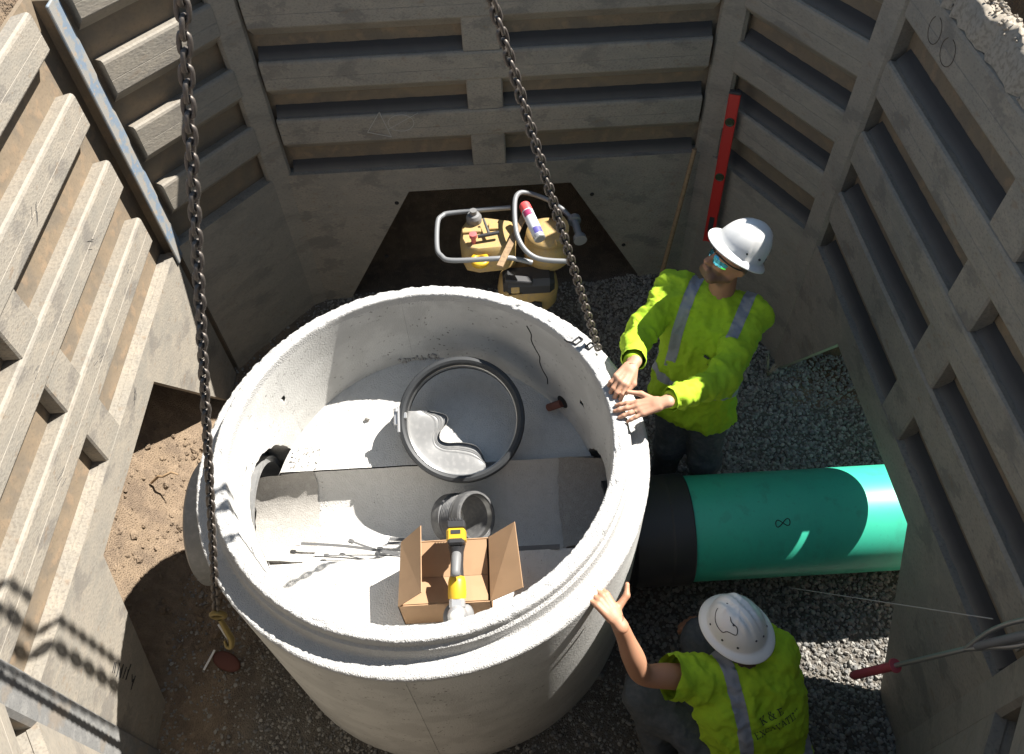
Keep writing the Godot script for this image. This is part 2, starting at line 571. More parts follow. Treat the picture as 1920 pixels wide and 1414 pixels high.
func build_shield() -> void:
	var root := thing("trench_shield", "tall eight-sided shield of dusty ribbed steel panels lining the pit", "trench shield")
	for w in 8:
		var a: Vector2 = V[w]
		var b: Vector2 = V[(w + 1) % 8]
		var L := a.distance_to(b)
		var e := (b - a).normalized()
		var inn := Vector2(-e.y, e.x)   # towards the inside
		# local: x along the wall, y up, z inward; plate plane at z = 0, rail faces at z = DEPTH and on the line a-b
		var bas := Basis(Vector3(e.x, 0, e.y), Vector3.UP, Vector3(inn.x, 0, inn.y))
		var org := Vector3(a.x, 0, a.y) - bas.z * DEPTH
		var xf := Transform3D(bas, org)
		var main := w % 2 == 0
		var g0 := 0.09 if main else 0.06
		var g1 := 0.17 if w == 6 else g0
		# plate
		var st := begin(false)
		var top := 2.6 if w != 0 else 2.255
		var holes := [[-0.05, L + 0.05, 1.05, top]]
		if w == 0:
			holes = [[-0.05, 1.25, 1.05, 2.6], [1.25, L + 0.05, 1.05, 2.255]]
		if w == 2:
			# a narrow slot added unseen in the plate behind the lowest rail lets a blade of sun onto the pipe
			var sa: float = -0.10 - a.y
			var sb: float = 0.30 - a.y
			holes = [[-0.05, L + 0.05, 1.05, 1.37], [-0.05, sa, 1.37, 1.44], [sb, L + 0.05, 1.37, 1.44], [-0.05, L + 0.05, 1.44, top]]
		for hq in holes:
			prism(st, PackedVector2Array([Vector2(hq[0], hq[2]), Vector2(hq[1], hq[2]), Vector2(hq[1], hq[3]), Vector2(hq[0], hq[3])]), -0.02, 0.0, xf)
		var panel := done("wall_panel", st, M.steel_brown, root)
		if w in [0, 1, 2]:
			ledge_wedge(xf, g0, L - g1, 1.135, root, w * 3.0)
		# lower apron with its trapezoid cut for pipes
		st = begin(false)
		var poly := PackedVector2Array()
		if main:
			var c := L * 0.5
			var hw := 0.515
			if w == 2:
				c = -0.22 - a.y
				hw = 0.52
			elif w == 6:
				c = a.y + 0.26
				hw = 0.49
			elif w == 0:
				c = 0.325 - a.x
			var nr := 0.55 if w == 6 else 0.8    # wall 6 starts at its near end
			poly = PackedVector2Array([Vector2(0.02, -0.4), Vector2(c - hw - nr, -0.4), Vector2(c - hw, 0.965), Vector2(c + hw, 0.965), Vector2(c + hw + 0.8, -0.4), Vector2(L - 0.02, -0.4), Vector2(L - 0.02, 1.14), Vector2(0.02, 1.14)])
			if c - hw - nr < 0.06:
				var t := (0.06 - (c - hw)) / -nr
				poly[1] = Vector2(0.06, lerpf(0.965, -0.4, clampf(t, 0, 1)))
				poly[0] = Vector2(0.02, poly[1].y)
			if c + hw + 0.8 > L - 0.06:
				var t := (L - 0.06 - (c + hw)) / 0.8
				poly[4] = Vector2(L - 0.06, lerpf(0.965, -0.4, clampf(t, 0, 1)))
				poly[5] = Vector2(L - 0.02, poly[4].y)
		else:
			poly = PackedVector2Array([Vector2(0.02, -0.4), Vector2(L - 0.02, -0.4), Vector2(L - 0.02, 1.14), Vector2(0.02, 1.14)])
		prism(st, poly, DEPTH - 0.045, DEPTH - 0.002, xf)
		done("apron_plate", st, M.steel, root)
		# ledge that closes the apron towards the plate
		st = begin(false)
		box(st, xf * xf_at(Vector3(L * 0.5, 1.105, DEPTH * 0.5 - 0.022)), Vector3(L - 0.05, 0.06, DEPTH - 0.046), 0.0)
		done("apron_ledge", st, M.steel, root)
		# rails
		for r in RAILS:
			if w == 0 and r[0] > 2.4:
				var xq := Transform3D(Basis(bas.z, Vector3.UP, -bas.x), xf * Vector3.ZERO)
				st = begin(false)
				prism(st, rail_prof(r[0], r[1]), -1.25, -g0, xq)
				done("rail", st, M.steel, panel)
				continue
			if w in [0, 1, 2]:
				ledge_wedge(xf, g0, L - g1, r[1] - 0.012, root, w * 7.0 + r[0])
			st = begin(false)
			var xr := Transform3D(Basis(bas.z, Vector3.UP, -bas.x), xf * Vector3(0, 0, 0))
			if w == 2 and r[0] < 1.4:
				var v1: float = r[1]
				var v0: float = r[0] - 0.01
				prism(st, PackedVector2Array([Vector2(0, v1 - 0.016), Vector2(0, v1 - 0.03), Vector2(DEPTH - 0.012, v1 - 0.02), Vector2(DEPTH - 0.012, v0), Vector2(DEPTH, v0), Vector2(DEPTH, v1 - 0.012), Vector2(DEPTH - 0.012, v1)]), -(L - g1), -g0, xr)
				done("rail", st, M.steel, panel)
				continue
			prism(st, rail_prof(r[0], r[1]), -(L - g1), -(0.10 if w == 7 else g0), xr)
			done("rail", st, M.steel, panel)
		# stiffener blocks between the rails at mid wall
		if main:
			var c := L * 0.5
			if w == 2:
				c = -0.13 - a.y
			elif w == 6:
				c = a.y + 0.26
			elif w == 0:
				c = 0.335 - a.x
			for k in (3 if w == 0 else 4):
				var lo: float = 1.14 if k == 0 else RAILS[k - 1][1]
				var hi: float = RAILS[k][0]
				st = begin(false)
				box(st, xf * xf_at(Vector3(c, (lo + hi) * 0.5, DEPTH * 0.5 - 0.003)), Vector3(0.205, hi - lo + 0.012, DEPTH - 0.004), 0.008)
				done("stiffener", st, M.steel, panel)
	# corner posts
	for i in 8:
		var p: Vector2 = V[i]
		var a: Vector2 = V[(i + 7) % 8]
		var b: Vector2 = V[(i + 1) % 8]
		var inn := ((a - p).normalized() + (b - p).normalized()).normalized()
		var right := Vector2(-inn.y, inn.x)
		var bas := Basis(Vector3(right.x, 0, right.y), Vector3.UP, Vector3(inn.x, 0, inn.y))
		var st := begin(false)
		var m: Material = M.steel
		var name_ := "corner_post"
		if i == 7:
			# channel post whose bright flange stands clear of the left wall's rail ends
			box(st, Transform3D(Basis(Vector3(0, 0, -1), Vector3.UP, Vector3(1, 0, 0)), Vector3(-1.47, 1.83, -1.567)), Vector3(0.118, 1.5, 0.014), 0.004)
			m = M.steel_blue
			done(name_, st, m, root)
			st = begin(false)
			box(st, xf_at(Vector3(-1.55, 1.2, -1.60)), Vector3(0.14, 2.74, 0.02), 0.004)
			done("post_web", st, M.steel_brown, root)
			for hp in [[2.44, -1.57], [2.3, -1.575]]:
				st = begin(false)
				lathe(st, [Vector2(0, 0.001), Vector2(0.013, 0.001), Vector2(0.013, -0.004)], 12, Transform3D(along(Vector3.RIGHT), Vector3(-1.466, hp[0], hp[1])), true)
				done("bolt_hole", st, M.dark, root)
			continue
		if i == 6:
			box(st, xf_at(Vector3(p.x - 0.03, 1.1, p.y - 0.01) , Basis(Vector3.UP, PI * 0.5 + 0.12)), Vector3(0.17, 3.0, 0.11), 0.018)
		else:
			box(st, xf_at(Vector3(p.x, 1.1, p.y) + bas.z * -0.035, bas), Vector3(0.16, 2.36 if i == 1 else 3.0, 0.11), 0.018)
		if i == 6:
			m = M.steel_grey
		done(name_, st, m, root)
	# dark discs in place of the open holes beside the back cut-out
	for bp in [Vector3(-0.28, 0.88, -2.172), Vector3(0.98, 0.86, -2.172), Vector3(-0.42, 0.42, -2.172), Vector3(1.22, 0.40, -2.172)]:
		var st := begin(false)
		lathe(st, [Vector2(0, 0.008), Vector2(0.009, 0.008), Vector2(0.014, 0.002), Vector2(0.014, -0.004)], 10, Transform3D(along(Vector3.BACK), bp), true)
		done("hole_disc", st, M.dark, root)

# ---------- precast manhole ----------
const RI := 0.805
const RO := 0.965
const TOP := 1.446
var hn := FastNoiseLite.new()

# cylinder wall of radius r from y0 to y1 with round holes: [angle, height, radius]
func cyl_wall(st: SurfaceTool, r: float, y0: float, y1: float, holes: Array, inward: bool, ragged := 0.0) -> void:
	var segs := 240
	var half := 0.42
	var ca := int(round(half / r / TAU * segs))
	var ys := []
	var cuts := [y0, y1]
	for h in holes:
		cuts.append(clampf(h[1] - half, y0, y1))
		cuts.append(clampf(h[1] + half, y0, y1))
	cuts.sort()
	for i in cuts.size() - 1:
		if cuts[i + 1] - cuts[i] > 0.001:
			ys.append([cuts[i], cuts[i + 1]])
	soft(st)
	for k in segs:
		for y in ys:
			var skip := false
			for h in holes:
				var c := int(round(h[0] / TAU * segs))
				var dk := posmod(k - c + segs / 2, segs) - segs / 2
				if dk >= -ca and dk < ca and (y[0] + y[1]) * 0.5 > h[1] - half and (y[0] + y[1]) * 0.5 < h[1] + half:
					skip = true
			if skip:
				continue
			var t0 := TAU * k / segs
			var t1 := TAU * (k + 1) / segs
			var A := Vector3(r * cos(t0), y[0], r * sin(t0))
			var B := Vector3(r * cos(t1), y[0], r * sin(t1))
			var C := Vector3(r * cos(t1), y[1], r * sin(t1))
			var D := Vector3(r * cos(t0), y[1], r * sin(t0))
			if inward:
				quad(st, A, B, C, D)
			else:
				quad(st, A, D, C, B)
	for h in holes:
		var c: float = TAU * round(h[0] / TAU * segs) / segs
		var hs := ca * TAU / segs * r
		var rim := hole_rim(r, h, ragged)
		var n := rim.size()
		for k in n:
			for j in 5:
				var q := []
				for e in [[k, j], [k + 1, j], [k + 1, j + 1], [k, j + 1]]:
					var f: float = TAU * e[0] / n
					var dv := Vector2(cos(f), sin(f))
					var sc: float = 1.0 / maxf(absf(dv.x), absf(dv.y))
					var outer := Vector2(dv.x * sc * hs, dv.y * sc * half)
					outer.y = clampf(outer.y, y0 - h[1], y1 - h[1])
					var p: Vector2 = (rim[e[0] % n] as Vector2).lerp(outer, e[1] / 5.0)
					var an := c + p.x / r
					q.append(Vector3(r * cos(an), h[1] + p.y, r * sin(an)))
				if inward:
					quad(st, q[0], q[1], q[2], q[3])
				else:
					quad(st, q[0], q[3], q[2], q[1])

func hole_rim(_r: float, h: Array, ragged: float) -> PackedVector2Array:
	var out := PackedVector2Array()
	for k in 96:
		var f := TAU * k / 96
		var rr: float = h[2] + ragged * (hn.get_noise_1d(k * 9.0 + h[0] * 50.0) + 0.6 * hn.get_noise_1d(k * 31.0))
		out.append(Vector2(cos(f), sin(f)) * rr)
	return out

func bench_h(x: float, z: float) -> float:
	var cz := 0.025
	var r := 0.245
	if absf(z - cz) <= r:
		return 0.845 - sqrt(maxf(r * r - (z - cz) * (z - cz), 0.0))
	if z < cz:
		return 0.85 + 0.19 * (cz - r - z) - 0.05 * smoothstep(-0.1, 0.6, x)
	return 0.85 + 0.15 * (z - cz - r)

func build_manhole() -> void:
	hn.seed = 31
	hn.frequency = 0.05
	hn.fractal_octaves = 3
	var root := thing("manhole_base", "big round pale concrete manhole section standing open in the middle of the pit", "manhole")
	var holes := [[PI + 0.037, 0.80, 0.335], [0.05, 0.70, 0.335]]
	var st := begin()
	cyl_wall(st, RI, 0.4, 1.40, holes, true, 0.012)
	done("inner_wall", st, M.concrete, root)
	st = begin()
	cyl_wall(st, RO, 0.0, 1.31, [[PI + 0.037, 0.72, 0.3], [0.07, 0.58, 0.29]], false, 0.0)
	done("outer_wall", st, M.concrete_out, root)
	# broken tunnels through the wall
	for h in holes:
		st = begin()
		var rim := hole_rim(RI, h, 0.012)
		for k in rim.size():
			for j in 4:
				var q := []
				for e in [[k, j], [k + 1, j], [k + 1, j + 1], [k, j + 1]]:
					var p: Vector2 = rim[e[0] % rim.size()]
					var rr := lerpf(RI, RO - 0.01, e[1] / 4.0)
					var an: float = h[0] + p.x / RI
					var w := 0.006 * hn.get_noise_2d(e[0] % rim.size() * 20.0, e[1] * 77.0)
					q.append(Vector3(rr * cos(an), h[1] + p.y + w, RI * sin(an) + w))
				quad(st, q[0], q[1], q[2], q[3])
		done("pipe_opening", st, M.mortar, root)
	# rim: inner edge, rough top, spigot with its gasket ledge, shelf
	var prof := []
	for y in [1.39, 1.405, 1.42, 1.432]:
		prof.append([Vector2(RI, y), 0.0])
	prof.append([Vector2(RI + 0.001, 1.441), 1.0])
	for i in 9:
		prof.append([Vector2(lerpf(RI + 0.006, 0.860, i / 8.0), TOP), 1.0])
	prof.append([Vector2(0.866, 1.438), 1.0])
	prof.append([Vector2(0.868, 1.425), 0.5])
	prof.append([Vector2(0.869, 1.405), 0.15])
	prof.append([Vector2(0.870, 1.400), 0.1])
	prof.append([Vector2(0.881, 1.397), 0.1])
	prof.append([Vector2(0.883, 1.390), 0.1])
	prof.append([Vector2(0.886, 1.350), 0.1])
	prof.append([Vector2(0.890, 1.338), 0.2])
	for i in 6:
		prof.append([Vector2(lerpf(0.896, 0.955, i / 5.0), 1.334), 0.45])
	prof.append([Vector2(0.962, 1.329), 0.8])
	prof.append([Vector2(0.9655, 1.320), 0.6])
	prof.append([Vector2(RO, 1.305), 0.0])
	var segs := 560
	st = begin()
	var n3 := FastNoiseLite.new()
	n3.seed = 8
	n3.frequency = 1.0
	n3.fractal_octaves = 3
	var grid := []
	for i in prof.size():
		var row := PackedVector3Array()
		for k in segs:
			var t := TAU * k / segs
			var p: Vector2 = prof[i][0]
			var w: float = prof[i][1]
			var pos := Vector3(p.x * cos(t), p.y, p.x * sin(t))
			var nn := n3.get_noise_3dv(pos * 45.0)
			var nb := n3.get_noise_3dv(pos * 7.0 + Vector3(40, 0, 0))
			var chip := maxf(0.0, n3.get_noise_3dv(pos * 16.0 + Vector3(9, 0, 3)) - 0.25)
			pos.y += w * (nn * 0.0045 + nb * 0.004 - chip * 0.022)
			var rad := w * (nn * 0.003 - chip * 0.012)
			if p.x < 0.83:
				rad = -rad
			pos.x += cos(t) * rad
			pos.z += sin(t) * rad
			row.append(pos)
		grid.append(row)
	for i in prof.size() - 1:
		for k in segs:
			var k2 := (k + 1) % segs
			quad(st, grid[i][k], grid[i][k2], grid[i + 1][k2], grid[i + 1][k])
	done("rim", st, M.rim, root)
	# bench with its flow channel
	st = begin()
	var R := RI + 0.004
	var nx := 90
	for part in 3:
		st.set_smooth_group(part)
		var nz := 14
		for i in nx:
			for j in nz:
				var q := []
				for e in [[i, j], [i + 1, j], [i + 1, j + 1], [i, j + 1]]:
					var x: float = -R * cos(PI * e[0] / nx)
					var zr := sqrt(maxf(R * R - x * x, 0.0))
					var f: float = float(e[1]) / nz
					var z := 0.0
					var a := clampf(-0.22, -zr, zr)
					var b := clampf(0.27, -zr, zr)
					if part == 0:
						z = lerpf(-zr, a, f)
					elif part == 1:
						z = clampf(0.025 - 0.245 * cos(PI * f), a, b)
					else:
						z = lerpf(b, zr, f)
					var y := bench_h(x, clampf(z, 0.025 - 0.2449, 0.025 + 0.2449)) if part == 1 else bench_h(x, minf(z, -0.2201) if part == 0 else maxf(z, 0.2701))
					y += 0.003 * hn.get_noise_2d(x * 160.0, z * 160.0) 
					q.append(Vector3(x, y, z))
				quad(st, q[0], q[1], q[2], q[3])
	done("bench", st, M.bench, root)
	# rough mortar collars where the channel meets the pipes
	for s in [-1.0, 1.0]:
		st = begin()
		for i in 24:
			for j in 6:
				var q := []
				for e in [[i, j], [i + 1, j], [i + 1, j + 1], [i, j + 1]]:
					var f := PI * (1.0 - float(e[0]) / 24.0)
					var x: float = s * (lerpf(0.615 if s < 0 else 0.60, 0.93, e[1] / 6.0) + 0.012 * hn.get_noise_2d(e[0] * 40.0, s * 50.0))
					var rr: float = 0.238 - 0.004 * e[1] + 0.008 * hn.get_noise_2d(e[0] * 35.0 + s * 90.0, e[1] * 60.0)
					q.append(Vector3(x, 0.843 + 0.012 - sin(f) * rr, 0.025 + cos(f) * rr))
				if s > 0:
					quad(st, q[0], q[1], q[2], q[3])
				else:
					quad(st, q[0], q[3], q[2], q[1])
		done("mortar_collar", st, M.mortar, root)
	# rubber boots cast in the wall
	for s in [[-1.0, 0.75, -0.03, 0.30], [1.0, 0.56, 0.065, 0.262]]:
		st = begin()
		var bs := Basis(Vector3(0, 0, -s[0]), Vector3(s[0], 0, 0), Vector3(0, -1, 0))
		if s[0] < 0:
			bs = Basis(Vector3(0, 0, 1), Vector3(-1, 0, 0), Vector3(0, -1, 0))
		else:
			bs = Basis(Vector3(0, 0, -1), Vector3(1, 0, 0), Vector3(0, -1, 0))
		var r: float = s[3]
		lathe(st, [Vector2(r - 0.03, 0.815), Vector2(r, 0.815), Vector2(r, 0.86), Vector2(r - 0.008, 0.865), Vector2(r - 0.008, 0.93), Vector2(r + 0.012, 0.945), Vector2(r + 0.012, 1.12), Vector2(r - 0.006, 1.135), Vector2(r - 0.03, 1.135), Vector2(r - 0.035, 0.97), Vector2(r - 0.02, 0.965), Vector2(r - 0.02, 0.93), Vector2(r - 0.03, 0.92), Vector2(r - 0.03, 0.815)], 64, Transform3D(bs, Vector3(0, s[1], s[2])), true)
		done("pipe_boot", st, M.boot_grey if s[0] < 0 else M.rubber, root)
	# the left boot ends in a plugged pipe stub
	st = begin()
	lathe(st, [Vector2(0.0, 1.10), Vector2(0.2, 1.10), Vector2(0.275, 1.105)], 48, Transform3D(Basis(Vector3(0, 0, 1), Vector3(-1, 0, 0), Vector3(0, -1, 0)), Vector3(0, 0.75, -0.03)), true)
	done("stub_plug", st, M.rubber_grey, root)
	# crumbs of broken concrete and mortar round the openings
	var cm := MultiMesh.new()
	cm.transform_format = MultiMesh.TRANSFORM_3D
	cm.mesh = stone_mesh(71)
	var cs := []
	rng.seed = 19
	for k in 420:
		var x := rng.randf_range(-0.74, -0.58)
		var z := rng.randf_range(-0.36, 0.40)
		if k > 300:
			x = rng.randf_range(-0.72, 0.5)
			z = rng.randf_range(-0.6, 0.62)
		if Vector2(x, z).length() > 0.79:
			continue
		var sz := rng.randf_range(0.003, 0.009)
		if absf(z + 0.26) < 0.07 and k < 300:
			sz *= 1.8
		cs.append(Transform3D(Basis.from_euler(Vector3(rng.randf() * 6.0, rng.randf() * 6.0, rng.randf() * 6.0)).scaled(Vector3.ONE * sz), Vector3(x, bench_h(x, z) + 0.012 + sz * 0.2, z) if absf(z - 0.025) < 0.24 and x < -0.6 else Vector3(x, bench_h(x, z) + sz * 0.25, z)))
	for k in 60:
		var an := -1.70 + rng.randf_range(-0.11, 0.16)
		var sz := rng.randf_range(0.008, 0.024)
		cs.append(Transform3D(Basis.from_euler(Vector3(rng.randf() * 6.0, rng.randf() * 6.0, rng.randf() * 6.0)).scaled(Vector3.ONE * sz), Vector3((RI - 0.004) * cos(an), 0.965 + rng.randf_range(-0.02, 0.03), (RI - 0.004) * sin(an))))
	cm.instance_count = cs.size()
	for k in cs.size():
		cm.set_instance_transform(k, cs[k])
	var co := MultiMeshInstance3D.new()
	co.name = "concrete_crumbs"
	co.multimesh = cm
	co.material_override = M.mortar
	co.set_meta("kind", "stuff")
	root.add_child(co, true)
	# rust red plug in a lifting hole
	st = begin()
	rod(st, Vector3(0.575, 0.885, -0.495), Vector3(0.64, 0.945, -0.475), 0.02, 0.02, 14)
	done("lifting_plug", st, mat(lin(0.2, 0.075, 0.05), 0.8), root)
	st = begin()
	lathe(st, [Vector2(0, 0.0), Vector2(0.036, 0.0), Vector2(0.04, -0.01)], 20, Transform3D(along(Vector3(-0.8, 0, 0.6)), Vector3(0.643, 0.95, -0.478)))
	done("lifting_hole", st, M.dark, root)
	for an in [1.62, -1.35]:
		st = begin()
		rod(st, Vector3(RO * cos(an), 0.02, RO * sin(an)), Vector3(RO * cos(an), 1.3, RO * sin(an)), 0.0022, 0.0022, 6)
		done("form_seam", st, M.concrete, root)
	st = begin()
	rod(st, Vector3(RI * cos(-1.72), 0.9, RI * sin(-1.72)), Vector3(RI * cos(-1.72), 1.42, RI * sin(-1.72)), 0.0018, 0.0018, 6)
	done("form_seam", st, M.concrete, root)
	# felt pen marks on the rim, a scratch mark inside
	st = begin(false)
	for m in [[0.676, -0.455, 0.712, -0.485], [0.712, -0.485, 0.728, -0.468], [0.728, -0.468, 0.694, -0.44], [0.694, -0.44, 0.676, -0.455], [0.676, -0.455, 0.655, -0.462], [0.655, -0.462, 0.645, -0.475], [0.735, -0.425, 0.762, -0.447], [0.762, -0.447, 0.777, -0.43], [0.777, -0.43, 0.75, -0.408], [0.75, -0.408, 0.735, -0.425]]:
		rod(st, Vector3(m[0], 1.447, m[1]), Vector3(m[2], 1.447, m[3]), 0.0045, 0.0045, 6)
	done("pen_mark", st, M.marker, root)
	st = begin(false)
	var pts := []
	for k in 9:
		var an := -0.93 + 0.02 * k + 0.012 * sin(k * 2.0)
		pts.append(Vector3((RI - 0.001) * cos(an), 1.36 - 0.045 * k, (RI - 0.001) * sin(an)))
	tube(st, spline(pts, 4), 0.0028, 6)
	done("scratch_mark", st, M.marker, root)

func build_pipe() -> void:
	var root := thing("sewer_pipe", "long green plastic sewer pipe running from the manhole under the right wall", "pipe", Vector3(1.2, PIPE_H, PIPE_Z))
	var bs := Basis(Vector3(0, 0, -1), Vector3(1, 0, 0), Vector3(0, -1, 0))
	var st := begin()
	lathe(st, [Vector2(PIPE_R - 0.016, 0.0), Vector2(PIPE_R - 0.004, 0.0), Vector2(PIPE_R, 0.008), Vector2(PIPE_R, 5.2), Vector2(PIPE_R - 0.016, 5.2), Vector2(PIPE_R - 0.016, 0.0)], 96, Transform3D(bs, Vector3.ZERO), true)
	done("barrel", st, M.pipe, root)
	st = begin(false)
	var pts := []
	for k in 25:
		var t := TAU * k / 24.0
		pts.append(Vector2(0.034 * sin(t), 0.017 * sin(t) * cos(t) * 1.9 + 0.004 * sin(t)))
	var p3 := PackedVector3Array()
	for p in pts:
		var an: float = 1.12 + p.y / PIPE_R
		p3.append(Vector3(0.43 + p.x, (PIPE_R + 0.0008) * sin(an), (PIPE_R + 0.0008) * cos(an)))
	tube(st, p3, 0.0022, 6)
	done("pen_mark", st, M.marker, root)
	var c := thing("pipe_coupling", "dark rubber coupling joining the green pipe to the manhole wall", "coupling", Vector3(0.95, PIPE_H, PIPE_Z))
	st = begin()
	lathe(st, [Vector2(0.2, 0.16), Vector2(PIPE_R + 0.012, 0.16), Vector2(PIPE_R + 0.016, 0.17), Vector2(PIPE_R + 0.016, 0.262), Vector2(PIPE_R + 0.012, 0.268), Vector2(PIPE_R - 0.01, 0.268)], 72, Transform3D(bs, Vector3.ZERO), true)
	done("sleeve", st, M.rubber, c)

func chain_link_mesh(pitch: float, wire: float) -> ArrayMesh:
	var half := pitch * 0.5
	var wid := wire * 1.05
	var pts := []
	for k in 24:
		var t := TAU * k / 24.0
		var x := cos(t)
		var y := sin(t)
		pts.append(Vector3(wid * signf(x) * pow(absf(x), 0.8), (half + wire * 0.5 - wid) * signf(y) * minf(1.0, absf(y) * 1.6) + wid * y, 0))
	var st := begin()
	tube(st, PackedVector3Array(pts), wire * 0.5, 8, true)
	st.generate_normals()
	return st.commit()

func build_chains() -> void:
	var apex := Vector3(0.085, 4.594, 0.0)
	var mesh := chain_link_mesh(0.035, 0.0122)
	var specs := [
		[Vector3(-0.86, 1.115, 0.58), "left_c", "rusty lifting chain on the left with a gold hook hanging at its end", 0.3],
		[Vector3(0.805, 1.36, -0.475), "right_c", "rusty lifting chain on the right running down beside the standing worker", 1.1]]
	for s in specs:
		var a: Vector3 = s[0]
		var root := thing("lifting_chain", s[2], "chain", a, "two legs of the lifting sling")
		var d := (apex - a).normalized()
		var n := int(a.distance_to(apex) / 0.035)
		var bs := along(d)
		for k in n:
			var o := MeshInstance3D.new()
			o.name = "chain_link" if k == 0 else "chain_link_%03d" % k
			o.mesh = mesh
			o.material_override = M.chain
			var tw: float = s[3] + k * 0.009 + (PI * 0.5 if k % 2 else 0.0)
			var sag := -0.02 * sin(PI * k / n)
			o.transform = Transform3D(bs * Basis(Vector3.UP, tw + 0.1 * sin(k * 1.7)), d * (0.035 * (k + 0.5)) + Vector3(0, sag, 0))
			root.add_child(o, true)
		# master link
		if s[3] < 1.0:
			var st := begin()
			var pts := []
			for k in 20:
				var t := TAU * k / 20.0
				pts.append(Vector3(0.006 + 0.026 * cos(t), -0.016 + 0.026 * sin(t), 0.012))
			tube(st, PackedVector3Array(pts), 0.011, 10, true)
			done("shackle", st, M.gold, root)
			st = begin()
			var hk := spline([Vector3(0.006, -0.04, 0.02), Vector3(0.010, -0.075, 0.03), Vector3(0.016, -0.115, 0.045), Vector3(0.024, -0.155, 0.065), Vector3(0.018, -0.18, 0.085), Vector3(0.002, -0.175, 0.085), Vector3(-0.002, -0.15, 0.07)], 8)
			var hr := []
			for k in hk.size():
				hr.append(lerpf(0.010, 0.014, sin(PI * minf(1.0, k / 40.0))) * (1.0 if k < 36 else lerpf(1.0, 0.5, (k - 36) / 12.0)))
			tube(st, hk, hr, 10)
			done("hook", st, M.gold, root)
			st = begin(false)
			box(st, Transform3D(along(Vector3(0.02, -0.13, 0.04)), Vector3(0.0, -0.115, 0.045)), Vector3(0.01, 0.1, 0.006), 0.002)
			done("latch", st, M.silver, root)
	for hx in [[Vector3(0.56, 3.12, -0.47), 0.06, "chain added above view to cast a shadow on the left wall, the nearer of the pair"], [Vector3(0.62, 3.25, -0.60), 0.045, "chain added above view to cast a shadow on the left wall, the farther of the pair"]]:
		var sl := thing("added_shadow_chain", hx[2], "chain", hx[0], "chains added above view for their shadows")  # two chains added above view so their shadows fall on the left wall
		var big := chain_link_mesh(hx[1], hx[1] * 0.31)
		for k in int(2.4 / hx[1]):
			var o := MeshInstance3D.new()
			o.name = "chain_link" if k == 0 else "chain_link_%03d" % k
			o.mesh = big
			o.material_override = M.chain
			o.transform = Transform3D(Basis(Vector3.UP, PI * 0.5 * k + 0.4), Vector3(0, hx[1] * (k + 0.5), 0))
			sl.add_child(o, true)
	var r := thing("red_scrap", "flat dull red oval scrap on the ground below the left chain's gold hook", "scrap", Vector3(-1.19, ground_h(-1.19, 0.43) + 0.03, 0.43))
	var st2 := begin()
	lathe(st2, [Vector2(0, 0.012), Vector2(0.06, 0.010), Vector2(0.075, 0.0), Vector2(0.06, -0.01), Vector2(0, -0.012)], 24, Transform3D(Basis(Vector3(0, 1, 0), -0.5) * Basis.from_scale(Vector3(1.15, 1, 0.6)), Vector3.ZERO))
	done("disc", st2, mat(lin(0.11, 0.04, 0.03), 0.85), r)

